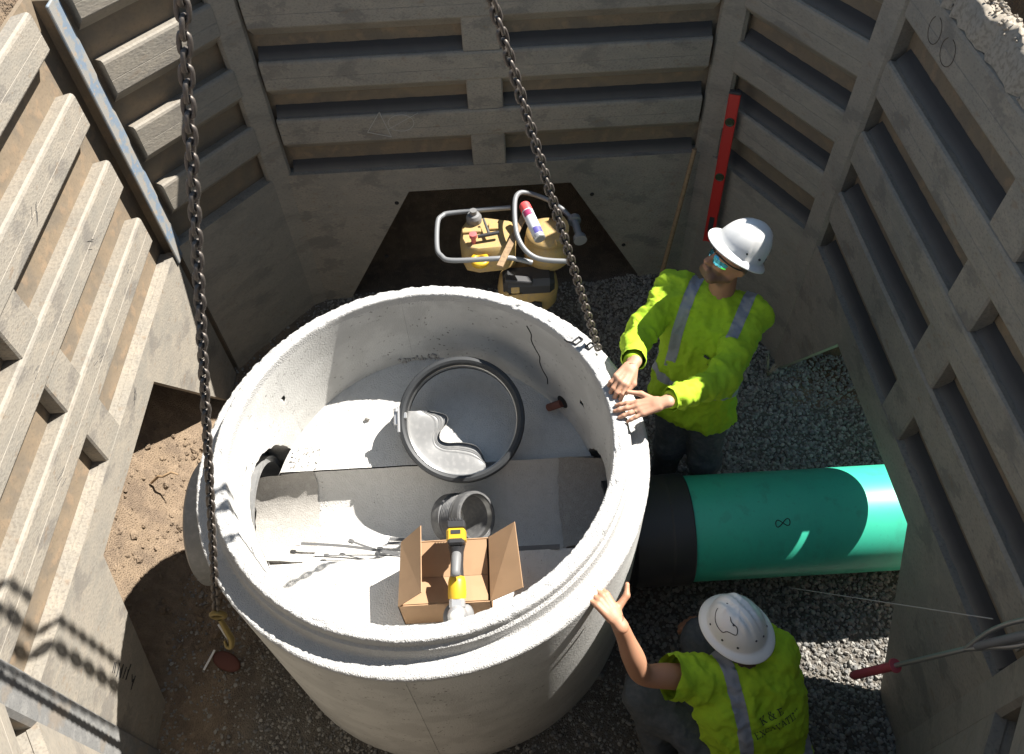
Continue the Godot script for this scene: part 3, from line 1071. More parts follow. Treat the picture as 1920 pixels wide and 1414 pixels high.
# ---------- things inside the manhole ----------
func build_contents() -> void:
	# big rubber boot ring with its clamp
	var ax := Vector3(0.02, 0.87, 0.47).normalized()
	var bs := along(ax, Vector3.BACK)
	bs = Basis(Vector3.RIGHT.slide(ax).normalized(), ax, Vector3.RIGHT.slide(ax).normalized().cross(ax))
	var c := Vector3(0.14, 1.02, -0.36)
	var root := thing("rubber_ring", "large dark rubber pipe boot ring with steel clamp leaning on the bench", "rubber ring", c)
	var st := begin()
	var R := 0.308
	lathe(st, [Vector2(R - 0.035, -0.11), Vector2(R - 0.004, -0.11), Vector2(R, -0.10), Vector2(R - 0.002, -0.06), Vector2(R - 0.016, -0.05), Vector2(R - 0.016, 0.0), Vector2(R - 0.004, 0.01), Vector2(R, 0.02), Vector2(R, 0.036), Vector2(R - 0.006, 0.046), Vector2(R - 0.02, 0.05), Vector2(R - 0.032, 0.044), Vector2(R - 0.036, 0.02), Vector2(R - 0.036, -0.11)], 96, Transform3D(bs, Vector3.ZERO), true)
	done("boot", st, M.rubber, root)
	st = begin()
	lathe(st, [Vector2(R - 0.017, 0.002), Vector2(R - 0.012, -0.002), Vector2(R - 0.012, -0.04), Vector2(R - 0.017, -0.044)], 96, Transform3D(bs, Vector3.ZERO), true)
	done("clamp_band", st, M.stainless, root)
	st = begin()
	lathe(st, [Vector2(R - 0.037, -0.006), Vector2(R - 0.040, -0.008), Vector2(R - 0.040, -0.05), Vector2(R - 0.037, -0.052)], 96, Transform3D(bs, Vector3.ZERO), true)
	done("expansion_band", st, M.stainless, root)
	# clamp screw block on the left
	st = begin(false)
	var lx := Transform3D(bs, Vector3.ZERO)
	box(st, lx * xf_at(Vector3(-R - 0.002, 0.03, -0.02)), Vector3(0.035, 0.03, 0.07), 0.004)
	box(st, lx * xf_at(Vector3(-R + 0.03, 0.035, -0.03)), Vector3(0.03, 0.02, 0.03), 0.003)
	rod(st, lx * Vector3(-R + 0.005, 0.048, -0.07), lx * Vector3(-R + 0.005, 0.048, 0.05), 0.007, 0.007, 8)
	rod(st, lx * Vector3(-R - 0.005, 0.045, -0.05), lx * Vector3(-R - 0.005, 0.045, -0.065), 0.014, 0.014, 6)
	done("clamp_screw", st, M.silver, root)
	# folded sleeve: a ribbed sheet running from the ring's inside down to a wavy free edge
	st = begin()
	var inner := spline([Vector3(-0.17, 0.0, -0.06), Vector3(-0.085, 0, -0.035), Vector3(-0.075, 0, 0.0), Vector3(-0.11, 0, 0.045), Vector3(-0.115, 0, 0.085), Vector3(-0.08, 0, 0.105), Vector3(-0.01, 0, 0.108), Vector3(0.055, 0, 0.125), Vector3(0.085, 0, 0.16), Vector3(0.1, 0, 0.205)], 7)
	var n := inner.size()
	var rows := 44
	var grid := []
	for j in rows + 1:
		var row := PackedVector3Array()
		var f := float(j) / rows
		for i in n:
			var a := lerpf(PI * 1.07, PI * 0.37, float(i) / (n - 1))
			var o := Vector3(cos(a) * (R - 0.04), -0.015, sin(a) * (R - 0.04))
			var p := o.lerp(inner[i], smoothstep(0.0, 1.0, f))
			p.y = lerpf(-0.02, -0.085, pow(f, 0.7)) + 0.012 * sin(f * PI) + (0.0055 * sin(f * 110.0) if f > 0.62 else 0.0) + 0.03 * smoothstep(0.9, 1.0, f)
			row.append(lx * p)
		grid.append(row)
	for j in rows:
		for i in n - 1:
			quad(st, grid[j][i], grid[j][i + 1], grid[j + 1][i + 1], grid[j + 1][i])
	for i in n - 1:
		var dn := bs.y * -0.03
		quad(st, grid[rows][i], grid[rows][i + 1], grid[rows][i + 1] + dn, grid[rows][i] + dn)
	done("folded_sleeve", st, M.boot_grey, root)
	# small boot in the channel
	var ax2 := Vector3(0.72, 0.62, 0.30).normalized()
	var s := thing("rubber_sleeve", "small grey ribbed rubber pipe sleeve lying in the channel behind the box", "rubber sleeve", Vector3(0.125, 0.755, 0.035))
	st = begin()
	var pf := [Vector2(0.098, -0.11), Vector2(0.118, -0.11), Vector2(0.122, -0.10), Vector2(0.122, -0.05), Vector2(0.116, -0.045)]
	for k in 6:
		pf.append(Vector2(0.114, -0.04 + k * 0.012))
		pf.append(Vector2(0.119, -0.034 + k * 0.012))
	pf.append_array([Vector2(0.118, 0.04), Vector2(0.122, 0.05), Vector2(0.122, 0.085), Vector2(0.118, 0.095), Vector2(0.108, 0.095), Vector2(0.106, 0.09), Vector2(0.100, 0.04), Vector2(0.098, -0.11)])
	lathe(st, pf, 64, Transform3D(along(ax2), Vector3.ZERO), true)
	done("sleeve", st, M.rubber_grey, s)
	st = begin()
	lathe(st, [Vector2(0.107, 0.088), Vector2(0.103, 0.088), Vector2(0.102, 0.05), Vector2(0.105, 0.05)], 64, Transform3D(along(ax2), Vector3.ZERO), true)
	done("steel_band", st, M.stainless, s)
	# concrete crumb on the back bench
	var pb := mi("concrete_crumb", stone_mesh(9), M.mortar)
	pb.scale = Vector3.ONE * 0.032
	pb.position = Vector3(-0.35, bench_h(-0.35, -0.47) + 0.012, -0.47)
	tag(pb, "small lump of concrete lying alone on the sunlit back bench", "concrete crumb")
	# cable ties
	var ties := [
		[[Vector3(-0.69, 0.69, 0.09), Vector3(-0.45, 0.70, 0.125), Vector3(-0.2, 0.73, 0.19), Vector3(-0.02, 0.79, 0.25), Vector3(0.10, 0.84, 0.26)], "grey cable tie reaching farthest left into the pipe opening", 0.007],
		[[Vector3(-0.43, 0.70, 0.10), Vector3(-0.3, 0.715, 0.16), Vector3(-0.12, 0.75, 0.235), Vector3(0.02, 0.84, 0.285)], "grey cable tie with its head in mid channel beneath the longest tie", 0.005],
		[[Vector3(-0.26, 0.675, 0.085), Vector3(-0.12, 0.685, 0.11), Vector3(0.05, 0.72, 0.16), Vector3(0.2, 0.80, 0.24)], "white headed cable tie nearest the ring's shadow in the channel", 0.009],
		[[Vector3(-0.265, 0.69, 0.115), Vector3(-0.1, 0.70, 0.135), Vector3(0.06, 0.74, 0.19), Vector3(0.2, 0.83, 0.25)], "white headed cable tie lying second from the ring's shadow", 0.008],
		[[Vector3(-0.55, 0.675, 0.155), Vector3(-0.35, 0.695, 0.175), Vector3(-0.15, 0.72, 0.205)], "thin cable tie lying nearest the front bench with a round loop head", 0.003],
		[[Vector3(0.33, 0.80, 0.235), Vector3(0.45, 0.83, 0.25), Vector3(0.57, 0.86, 0.265)], "clear cable tie end sticking out to the right of the box", 0.012]]
	for t in ties:
		var o := thing("cable_tie", t[1], "cable tie", Vector3.ZERO, "long cable ties in the channel")
		st = begin(false)
		var sp: PackedVector3Array = spline(t[0], 6)
		var w: float = t[2]
		for i in sp.size() - 1:
			var d := sp[i + 1] - sp[i]
			var y := maxf(bench_h(sp[i].x, sp[i].z), bench_h(sp[i + 1].x, sp[i + 1].z))
			box(st, Transform3D(along(d, Vector3.UP), (sp[i] + sp[i + 1]) * 0.5), Vector3(w * 2.0, d.length() * 1.02, 0.0022), 0.0)
		done("strap", st, M.tie, o)
		if w > 0.002 and (t[0][0] as Vector3).x < 0.3:
			st = begin(false)
			box(st, Transform3D(along(sp[1] - sp[0]), sp[0]), Vector3(w * 2.0 + 0.01, 0.024, 0.014), 0.002)
			done("head", st, M.tie_head if w > 0.006 else M.tie, o)

func panel(st: SurfaceTool, a: Vector3, b: Vector3, c: Vector3, d: Vector3, th := 0.004) -> void:
	flat(st)
	var n := (b - a).cross(d - a).normalized() * th
	quad(st, a, d, c, b)
	quad(st, a + n, b + n, c + n, d + n)
	quad(st, a, b, b + n, a + n)
	quad(st, b, c, c + n, b + n)
	quad(st, c, d, d + n, c + n)
	quad(st, d, a, a + n, d + n)

func build_box() -> void:
	var root := thing("cardboard_box", "open brown cardboard box with raised side flaps on the front bench", "box", Vector3(0.07, 0.895, 0.46))
	var x0 := -0.19
	var x1 := 0.19
	var z0 := -0.145
	var z1 := 0.14
	var h := 0.205
	var st := begin(false)
	panel(st, Vector3(x0, 0.002, z0), Vector3(x0, 0.002, z1), Vector3(x1, 0.002, z1), Vector3(x1, 0.002, z0))
	panel(st, Vector3(x0, 0, z1), Vector3(x0, h, z1), Vector3(x1, h, z1), Vector3(x1, 0, z1))
	panel(st, Vector3(x1, 0, z0), Vector3(x1, h, z0), Vector3(x0, h, z0), Vector3(x0, 0, z0))
	panel(st, Vector3(x0, 0, z0), Vector3(x0, h, z0), Vector3(x0, h, z1), Vector3(x0, 0, z1))
	panel(st, Vector3(x1, 0, z1), Vector3(x1, h, z1), Vector3(x1, h, z0), Vector3(x1, 0, z0))
	done("body", st, M.card, root)
	st = begin(false)
	panel(st, Vector3(x0, h, z0), Vector3(x0 + 0.10, h + 0.125, z0 - 0.01), Vector3(x0 + 0.11, h + 0.125, z1 - 0.005), Vector3(x0, h, z1))
	done("flap", st, M.card, root)
	st = begin(false)
	panel(st, Vector3(x1, h, z1), Vector3(x1 + 0.135, h + 0.10, z1 - 0.01), Vector3(x1 + 0.115, h + 0.11, z0 - 0.01), Vector3(x1, h, z0))
	done("flap", st, M.card, root)
	# front and back flaps pushed down into the box, meeting in a crease
	st = begin(false)
	panel(st, Vector3(x0 + 0.012, h - 0.004, z1 - 0.006), Vector3(x1 - 0.012, h - 0.004, z1 - 0.006), Vector3(x1 - 0.012, h - 0.05, 0.005), Vector3(x0 + 0.012, h - 0.05, 0.005))
	done("flap", st, M.card, root)
	st = begin(false)
	panel(st, Vector3(x0 + 0.012, h - 0.053, 0.0), Vector3(x1 - 0.012, h - 0.053, 0.0), Vector3(x1 - 0.012, h - 0.004, z0 + 0.006), Vector3(x0 + 0.012, h - 0.004, z0 + 0.006))
	done("flap", st, M.card, root)

func build_grinder() -> void:
	# lies on the box: head at the front, battery up on the back edge
	var a := Vector3(0.125, 1.125, 0.66)
	var b := Vector3(0.13, 1.22, 0.345)
	var d := b - a
	var L := d.length()
	var bs := along(d, Vector3.UP)
	# local y runs from head to battery, local x sideways; make z point up
	var side := Vector3.UP.cross(d).normalized()
	bs = Basis(side, d.normalized(), side.cross(d.normalized()))
	if bs.z.y < 0:
		bs = Basis(-bs.x, bs.y, -bs.z)
	var root := thing("angle_grinder", "yellow and black cordless angle grinder lying across the cardboard box", "angle grinder", a)
	var lx := Transform3D(bs, Vector3.ZERO)
	var st := begin()
	var up := Transform3D(bs * Basis(Vector3.RIGHT, PI * 0.5), Vector3.ZERO)
	# gear head
	lathe(st, [Vector2(0, 0.05), Vector2(0.022, 0.048), Vector2(0.036, 0.036), Vector2(0.04, 0.01), Vector2(0.04, -0.03), Vector2(0.034, -0.045), Vector2(0, -0.045)], 24, up)
	box(st, lx * xf_at(Vector3(0, 0.045, 0.0)), Vector3(0.062, 0.05, 0.07), 0.012)
	done("gear_head", st, M.silver, root)
	st = begin()
	lathe(st, [Vector2(0, -0.046), Vector2(0.06, -0.048), Vector2(0.064, -0.056), Vector2(0.06, -0.062), Vector2(0, -0.06)], 32, up)
	done("guard", st, M.grey_plastic, root)
	st = begin()
	lathe(st, [Vector2(0.0, 0.051), Vector2(0.026, 0.05), Vector2(0.03, 0.044)], 20, Transform3D(up.basis, lx * Vector3(0, -0.012, 0.006)))
	done("head_cap", st, mat(lin(0.5, 0.49, 0.46), 0.6), root)
	st = begin()
	tube(st, PackedVector3Array([lx * Vector3(0, 0.065, 0), lx * Vector3(0, 0.085, 0.002), lx * Vector3(0, 0.13, 0.003), lx * Vector3(0, 0.15, 0.003), lx * Vector3(0, 0.155, 0.003)]), [0.036, 0.038, 0.036, 0.031, 0.02], 20)
	done("motor_housing", st, M.yellow, root)
	st = begin()
	tube(st, PackedVector3Array([lx * Vector3(0, 0.15, 0.0), lx * Vector3(0, 0.2, -0.004), lx * Vector3(0, 0.25, -0.004), lx * Vector3(0, 0.275, 0)]), [0.028, 0.026, 0.029, 0.036], 18)
	done("handle", st, M.black, root)
	# side grip pointing up at the viewer
	st = begin()
	tube(st, PackedVector3Array([lx * Vector3(0.002, 0.235, 0.035), lx * Vector3(0.002, 0.215, 0.05), lx * Vector3(0.0, 0.165, 0.064), lx * Vector3(0, 0.15, 0.066), lx * Vector3(0, 0.145, 0.066)]), [0.02, 0.021, 0.019, 0.021, 0.012], 16)
	done("grip", st, M.grey_plastic, root)
	st = begin(false)
	box(st, lx * xf_at(Vector3(0, 0.315, -0.005)), Vector3(0.078, 0.06, 0.085), 0.01)
	done("battery_mount", st, M.yellow, root)
	st = begin(false)
	box(st, lx * xf_at(Vector3(0, 0.288, 0.0)), Vector3(0.07, 0.03, 0.09), 0.01)
	box(st, lx * xf_at(Vector3(0, 0.36, -0.005)), Vector3(0.075, 0.035, 0.08), 0.006)
	for k in 5:
		box(st, lx * xf_at(Vector3(-0.024 + 0.012 * k, 0.38, 0.0)), Vector3(0.005, 0.012, 0.07), 0.001)
	done("battery", st, M.black, root)
	st = begin(false)
	box(st, lx * xf_at(Vector3(0.0, 0.327, 0.0385)), Vector3(0.04, 0.016, 0.002), 0.0)
	done("label_plate", st, M.black, root)

# ---------- tools round the pit ----------
func build_tools() -> void:
	# red spirit level leaning in the back right corner
	var a := Vector3(1.725, 0.62, -1.935)
	var b := Vector3(1.715, 1.66, -1.99)
	var d := b - a
	var y := d.normalized()
	var zf := (Vector3(-0.45, 0.3, 1.0) - y * Vector3(-0.45, 0.3, 1.0).dot(y)).normalized()
	var bs := Basis(y.cross(zf), y, zf)
	var lv := thing("spirit_level", "long red spirit level leaning upright in the back right corner", "level", a)
	var lx := Transform3D(bs, Vector3.ZERO)
	var st := begin(false)
	box(st, lx * xf_at(Vector3(0, 0.52, 0.004)), Vector3(0.056, 1.04, 0.018), 0.003)
	box(st, lx * xf_at(Vector3(0.029, 0.52, 0.0)), Vector3(0.006, 1.04, 0.03), 0.001)
	box(st, lx * xf_at(Vector3(-0.029, 0.52, 0.0)), Vector3(0.006, 1.04, 0.03), 0.001)
	done("frame", st, M.red, lv)
	st = begin(false)
	box(st, lx * xf_at(Vector3(0.0, 1.047, 0.0)), Vector3(0.066, 0.016, 0.032), 0.003)
	done("end_cap", st, M.black, lv)
	for v in [0.5, 0.87]:
		st = begin()
		lathe(st, [Vector2(0, 0.012), Vector2(0.018, 0.012), Vector2(0.024, 0.016), Vector2(0.027, 0.013), Vector2(0.028, 0.008)], 24, Transform3D(bs * Basis(Vector3.RIGHT, PI * 0.5), lx * Vector3(0, v, 0.003)), true)
		done("vial", st, M.vial, lv)
	st = begin(false)
	box(st, lx * xf_at(Vector3(0.0, 0.14, 0.0145)), Vector3(0.03, 0.12, 0.002), 0.0)
	done("hand_hole", st, M.black, lv)
	# wooden shovel handle leaning against the back wall
	var p := thing("wooden_pole", "long wooden pole leaning against the back wall left of the level", "pole", Vector3(1.45, 0.05, -1.98))
	st = begin()
	rod(st, Vector3.ZERO, Vector3(0.125, 1.18, -0.11), 0.017, 0.014, 12)
	done("shaft", st, M.wood, p)
	# string line and marking wand at the right wall
	var s := thing("string_line", "thin pale string stretched from the green pipe to the right wall", "string", Vector3(1.70, 0.47, 0.37))
	st = begin()
	rod(st, Vector3.ZERO, Vector3(0.29, 1.03, 0.55), 0.0022, 0.0022, 6)
	done("cord", st, M.string, s)
	build_wand()
	# clear bottle lying in the shade near the lower worker
	var bt := thing("plastic_bottle", "crumpled clear plastic bottle lying in shade by the right wall", "bottle", Vector3(1.60, ground_h(1.6, 0.93) + 0.035, 0.93))
	st = begin()
	lathe(st, [Vector2(0, 0), Vector2(0.028, 0.0), Vector2(0.032, 0.01), Vector2(0.03, 0.05), Vector2(0.032, 0.09), Vector2(0.03, 0.13), Vector2(0.013, 0.165), Vector2(0.012, 0.18), Vector2(0, 0.18)], 20, Transform3D(along(Vector3(0.5, 0.1, -0.8)), Vector3.ZERO))
	done("shell", st, mat(lin(0.3, 0.32, 0.36), 0.15), bt)

func build_wand() -> void:
	# a steel bar with a pink rubber grip; the far end forks into a holder hooked on the right wall
	var g := Vector3(1.78, 0.70, 0.86)
	var f := Vector3(1.95, 1.33, 0.965)
	var root := thing("steel_bar_tool", "steel bar tool with pink rubber grip and forked end hanging at the right wall", "bar tool", g)
	var d := f - g
	var st := begin()
	rod(st, d * 0.0, d, 0.0095, 0.0095, 10)
	done("bar", st, M.stainless_dull, root)
	st = begin()
	tube(st, PackedVector3Array([d * -0.02, d * 0.0, d * 0.05, d * 0.36, d * 0.40, d * 0.415, d * 0.425]), [0.01, 0.017, 0.019, 0.018, 0.019, 0.029, 0.027], 14)
	done("grip", st, mat(lin(0.42, 0.07, 0.09), 0.5), root)
	st = begin()
	tube(st, spline([d, d * 1.18 + Vector3(0.0, 0.05, -0.03), d * 1.42 + Vector3(0.0, 0.07, -0.03), d * 1.8 + Vector3(0, 0.09, 0.0)], 6), 0.0085, 8)
	done("fork_arm", st, M.stainless_dull, root)
	st = begin()
	tube(st, spline([d, d * 1.18 + Vector3(0.0, -0.015, 0.01), d * 1.42 + Vector3(0.0, -0.035, 0.02), d * 1.8 + Vector3(0, -0.04, 0.0)], 6), 0.0085, 8)
	done("fork_arm", st, M.stainless_dull, root)
	st = begin(false)
	box(st, Transform3D(along(d), d * 1.5 + Vector3(0, 0.085, -0.04)), Vector3(0.05, 0.14, 0.02), 0.004)
	done("bracket", st, M.steel_grey, root)
	st = begin()
	tube(st, PackedVector3Array([d * 1.08, d * 1.12, d * 1.4, d * 1.44]), [0.012, 0.016, 0.016, 0.012], 12)
	done("holder", st, M.grey_plastic, root)
	st = begin()
	tube(st, PackedVector3Array([d * 1.45, d * 1.47, d * 1.8]), [0.012, 0.015, 0.015], 12)
	done("yellow_end", st, M.yellow, root)

func build_rammer() -> void:
	var o := Vector3(0.445, 0.03, -1.535)
	var root := thing("rammer", "yellow upright tamping rammer with tube handle standing behind the manhole", "rammer", o)
	var H := 1.13
	# handle loop
	var st := begin()
	var loop := [Vector3(0.31, H - 0.03, 0.24), Vector3(0.12, H - 0.01, 0.215), Vector3(0.03, H + 0.05, 0.12), Vector3(0.02, H + 0.1, -0.08), Vector3(0.05, H + 0.1, -0.2), Vector3(0.14, H + 0.06, -0.23), Vector3(0.27, H + 0.0, -0.2), Vector3(0.37, H - 0.04, -0.08)]
	tube(st, spline(loop, 8), 0.0145, 12)
	done("handle", st, M.tube_grey, root)
	st = begin()
	loop = [Vector3(0.1, H - 0.06, 0.2), Vector3(-0.02, H - 0.02, 0.195), Vector3(-0.1, H + 0.0, 0.215), Vector3(-0.34, H + 0.0, 0.21), Vector3(-0.40, H + 0.0, 0.17), Vector3(-0.425, H + 0.0, 0.10), Vector3(-0.425, H + 0.0, -0.1), Vector3(-0.40, H + 0.0, -0.16), Vector3(-0.33, H + 0.0, -0.185), Vector3(0.0, H + 0.0, -0.2)]
	tube(st, spline(loop, 8), 0.0145, 12)
	done("handle", st, M.tube_grey, root)
	# fuel tank
	st = begin(false)
	var tank := PackedVector2Array([Vector2(-0.29, -0.09), Vector2(-0.26, -0.15), Vector2(-0.15, -0.165), Vector2(0.0, -0.12), Vector2(0.02, -0.05), Vector2(0.01, 0.07), Vector2(-0.05, 0.115), Vector2(-0.2, 0.125), Vector2(-0.27, 0.10), Vector2(-0.30, 0.02)])
	var flatxf := Transform3D(Basis(Vector3.RIGHT, Vector3.BACK, Vector3.DOWN), Vector3(0, H - 0.02, 0))
	bevel_slab(st, tank, 0.17, 0.02, flatxf)
	done("fuel_tank", st, M.yellow_dusty, root)
	st = begin(false)
	box(st, xf_at(Vector3(-0.23, H - 0.012, -0.035)), Vector3(0.11, 0.014, 0.035), 0.004)
	box(st, xf_at(Vector3(-0.105, H - 0.012, -0.06)), Vector3(0.055, 0.012, 0.05), 0.003)
	done("tank_ridge", st, M.yellow_dusty, root)
	st = begin()
	lathe(st, [Vector2(0.045, -0.02), Vector2(0.045, 0.012), Vector2(0.035, 0.03), Vector2(0.02, 0.034), Vector2(0.02, 0.06), Vector2(0, 0.06)], 20, xf_at(Vector3(-0.215, H, -0.125)), true)
	done("fuel_cap", st, M.grey_plastic, root)
	st = begin()
	lathe(st, [Vector2(0.014, -0.03), Vector2(0.014, 0.02), Vector2(0.022, 0.022), Vector2(0.022, 0.045), Vector2(0, 0.048)], 14, xf_at(Vector3(-0.22, H, 0.055)), true)
	done("fuel_valve", st, mat(lin(0.5, 0.12, 0.12), 0.5), root)
	st = begin()
	lathe(st, [Vector2(0.02, -0.02), Vector2(0.05, -0.02), Vector2(0.055, 0.0), Vector2(0.05, 0.012), Vector2(0.02, 0.012), Vector2(0.02, -0.02)], 24, xf_at(Vector3(-0.19, H - 0.06, 0.155)))
	done("yellow_ring", st, M.yellow, root)
	# engine cover on the right
	st = begin()
	lathe(st, [Vector2(0, 0.03), Vector2(0.07, 0.03), Vector2(0.12, 0.02), Vector2(0.125, 0.0), Vector2(0.10, -0.01), Vector2(0.13, -0.03), Vector2(0.135, -0.16), Vector2(0.12, -0.18), Vector2(0, -0.18)], 40, xf_at(Vector3(0.2, H - 0.06, -0.02)))
	done("engine_cover", st, M.yellow_dusty, root)
	st = begin(false)
	var arc := PackedVector2Array()
	for k in 9:
		var an := -1.2 + 2.4 * k / 8.0
		arc.append(Vector2(0.2 + 0.125 * cos(an), -0.02 + 0.14 * sin(an)))
	for k in 9:
		var an := 1.2 - 2.4 * k / 8.0
		arc.append(Vector2(0.205 + 0.085 * cos(an), -0.02 + 0.11 * sin(an)))
	prism(st, arc, 0.0, 0.03, Transform3D(flatxf.basis, Vector3(0, H - 0.005, 0)))
	done("cover_rib", st, M.yellow_dusty, root)
	# roller handle with two flanges on the far right
	st = begin()
	var rx := Transform3D(along(Vector3(0.12, -0.05, 1)), Vector3(0.36, H - 0.03, -0.115))
	lathe(st, [Vector2(0, 0), Vector2(0.035, 0.0), Vector2(0.038, 0.006), Vector2(0.038, 0.03), Vector2(0.022, 0.035), Vector2(0.02, 0.15), Vector2(0.036, 0.155), Vector2(0.038, 0.185), Vector2(0, 0.19)], 24, rx, true)
	done("lifting_roller", st, M.grey_plastic, root)
	# lower body: housing, guide tube, foot
	st = begin(false)
	box(st, xf_at(Vector3(0.08, 0.86, 0.13)), Vector3(0.30, 0.12, 0.16), 0.03)
	box(st, Transform3D(Basis(Vector3.FORWARD, 0.2), Vector3(0.02, 0.93, 0.19)), Vector3(0.16, 0.025, 0.05), 0.005)
	done("chassis", st, M.black, root)
	st = begin()
	lathe(st, [Vector2(0, 0.19), Vector2(0.10, 0.185), Vector2(0.17, 0.14), Vector2(0.185, 0.05), Vector2(0.175, -0.06), Vector2(0.13, -0.13), Vector2(0, -0.14)], 32, Transform3D(Basis.from_scale(Vector3(1.0, 1.0, 0.7)), Vector3(0.08, 0.66, 0.03)))
	done("crankcase", st, M.yellow_dusty, root)
	st = begin(false)
	prism(st, PackedVector2Array([Vector2(-0.04, 0.0), Vector2(-0.045, -0.05), Vector2(0.0, -0.075), Vector2(0.05, -0.05), Vector2(0.045, 0.0), Vector2(0.0, 0.02)]), 0.0, 0.02, xf_at(Vector3(0.11, 0.69, 0.148)))
	done("vent_plate", st, M.black, root)
	st = begin(false)
	box(st, xf_at(Vector3(0.0, 0.865, 0.205)), Vector3(0.05, 0.05, 0.02), 0.004)
	box(st, xf_at(Vector3(-0.01, 0.835, 0.2)), Vector3(0.10, 0.02, 0.02), 0.003)
	done("bracket", st, M.yellow_dusty, root)
	st = begin()
	var bel := []
	for k in 13:
		bel.append(Vector2(0.085 if k % 2 == 0 else 0.105, 0.52 - 0.028 * k))
	lathe(st, bel, 28, Transform3D(Basis(), Vector3(0.1, 0, 0.02)))
	done("bellows", st, M.black, root)
	st = begin(false)
	box(st, xf_at(Vector3(0.1, 0.12, 0.03)), Vector3(0.22, 0.09, 0.26), 0.02)
	box(st, xf_at(Vector3(0.1, 0.045, 0.05)), Vector3(0.28, 0.06, 0.33), 0.02)
	done("foot", st, M.tube_grey, root)
	# twisted rope end hanging down
	st = begin()
	var rp := []
	for k in 14:
		rp.append(Vector3(0.31 - 0.004 * k + 0.008 * cos(k * 1.3), 0.44 - 0.02 * k, 0.14 + 0.008 * sin(k * 1.3)))
	tube(st, spline(rp, 3), 0.008, 8)
	done("rope_end", st, M.wood, root)
	# flat lath lying across the rammer
	var lt := thing("wooden_lath", "flat weathered wooden lath laid across the rammer between tank and cover", "lath", o + Vector3(0.0, H + 0.03, 0.1))
	st = begin(false)
	box(st, Transform3D(along(Vector3(0.16, 0.03, -0.38)), Vector3(0.0, 0.0, 0.0)), Vector3(0.036, 0.42, 0.012), 0.002)
	done("board", st, M.wood, lt)
	# spray can
	var cn := thing("spray_can", "white spray paint can with pink red cap lying on the rammer", "spray can", o + Vector3(0.15, H + 0.045, 0.13))
	var cx := Transform3D(along(Vector3(-0.09, 0.05, -0.30)), Vector3.ZERO)
	st = begin()
	lathe(st, [Vector2(0, 0), Vector2(0.028, 0.0), Vector2(0.033, 0.004), Vector2(0.033, 0.025)], 28, cx, true)
	done("base_rim", st, M.silver, cn)
	st = begin()
	lathe(st, [Vector2(0.033, 0.025), Vector2(0.033, 0.205), Vector2(0.03, 0.21)], 28, cx, true)
	done("can_body", st, mat(lin(0.62, 0.63, 0.66), 0.35), cn)
	st = begin()
	lathe(st, [Vector2(0.0335, 0.028), Vector2(0.0335, 0.07)], 14, cx, false, -2.6, -0.9)
	done("print_patch", st, mat(lin(0.1, 0.09, 0.3), 0.4), cn)
	st = begin()
	lathe(st, [Vector2(0.0335, 0.16), Vector2(0.0335, 0.2)], 14, cx, false, -2.0, -0.4)
	done("print_patch", st, mat(lin(0.35, 0.04, 0.12), 0.4), cn)
	st = begin()
	lathe(st, [Vector2(0.033, 0.207), Vector2(0.0335, 0.215), Vector2(0.032, 0.255), Vector2(0.028, 0.262), Vector2(0, 0.262)], 28, cx, true)
	done("cap", st, mat(lin(0.75, 0.09, 0.09), 0.45), cn)
	# T-handled tool on the tank
	var tt := thing("t_handle_wrench", "small black T-handled wrench lying on the rammer's fuel tank", "wrench", o + Vector3(-0.13, H + 0.015, 0.035))
	st = begin()
	rod(st, Vector3(-0.065, 0, 0.012), Vector3(0.055, 0.004, -0.008), 0.011, 0.011, 10)
	done("crossbar", st, M.black, tt)
	st = begin()
	rod(st, Vector3(0, 0.002, 0), Vector3(-0.03, 0.004, -0.13), 0.009, 0.006, 10)
	done("shaft", st, M.stainless, tt)

func bevel_slab(st: SurfaceTool, poly: PackedVector2Array, th: float, bev: float, xf: Transform3D) -> void:
	var p := poly
	if Geometry2D.is_polygon_clockwise(p):
		p.reverse()
	var inner := PackedVector2Array()
	var c := Vector2.ZERO
	for v in p:
		c += v / p.size()
	for v in p:
		inner.append(v + (c - v).normalized() * bev)
	prism(st, inner, -0.0, 0.0005, Transform3D(xf.basis, xf.origin))
	flat(st)
	soft(st)
	for i in p.size():
		var j := (i + 1) % p.size()
		# xf's z points down, so depth grows with z
		var a0 := xf * Vector3(inner[i].x, inner[i].y, 0.0)
		var b0 := xf * Vector3(inner[j].x, inner[j].y, 0.0)
		var a1 := xf * Vector3(p[i].x, p[i].y, bev)
		var b1 := xf * Vector3(p[j].x, p[j].y, bev)
		var a2 := xf * Vector3(p[i].x, p[i].y, th)
		var b2 := xf * Vector3(p[j].x, p[j].y, th)
		quad(st, a0, a1, b1, b0)
		quad(st, a1, a2, b2, b1)
	flat(st)

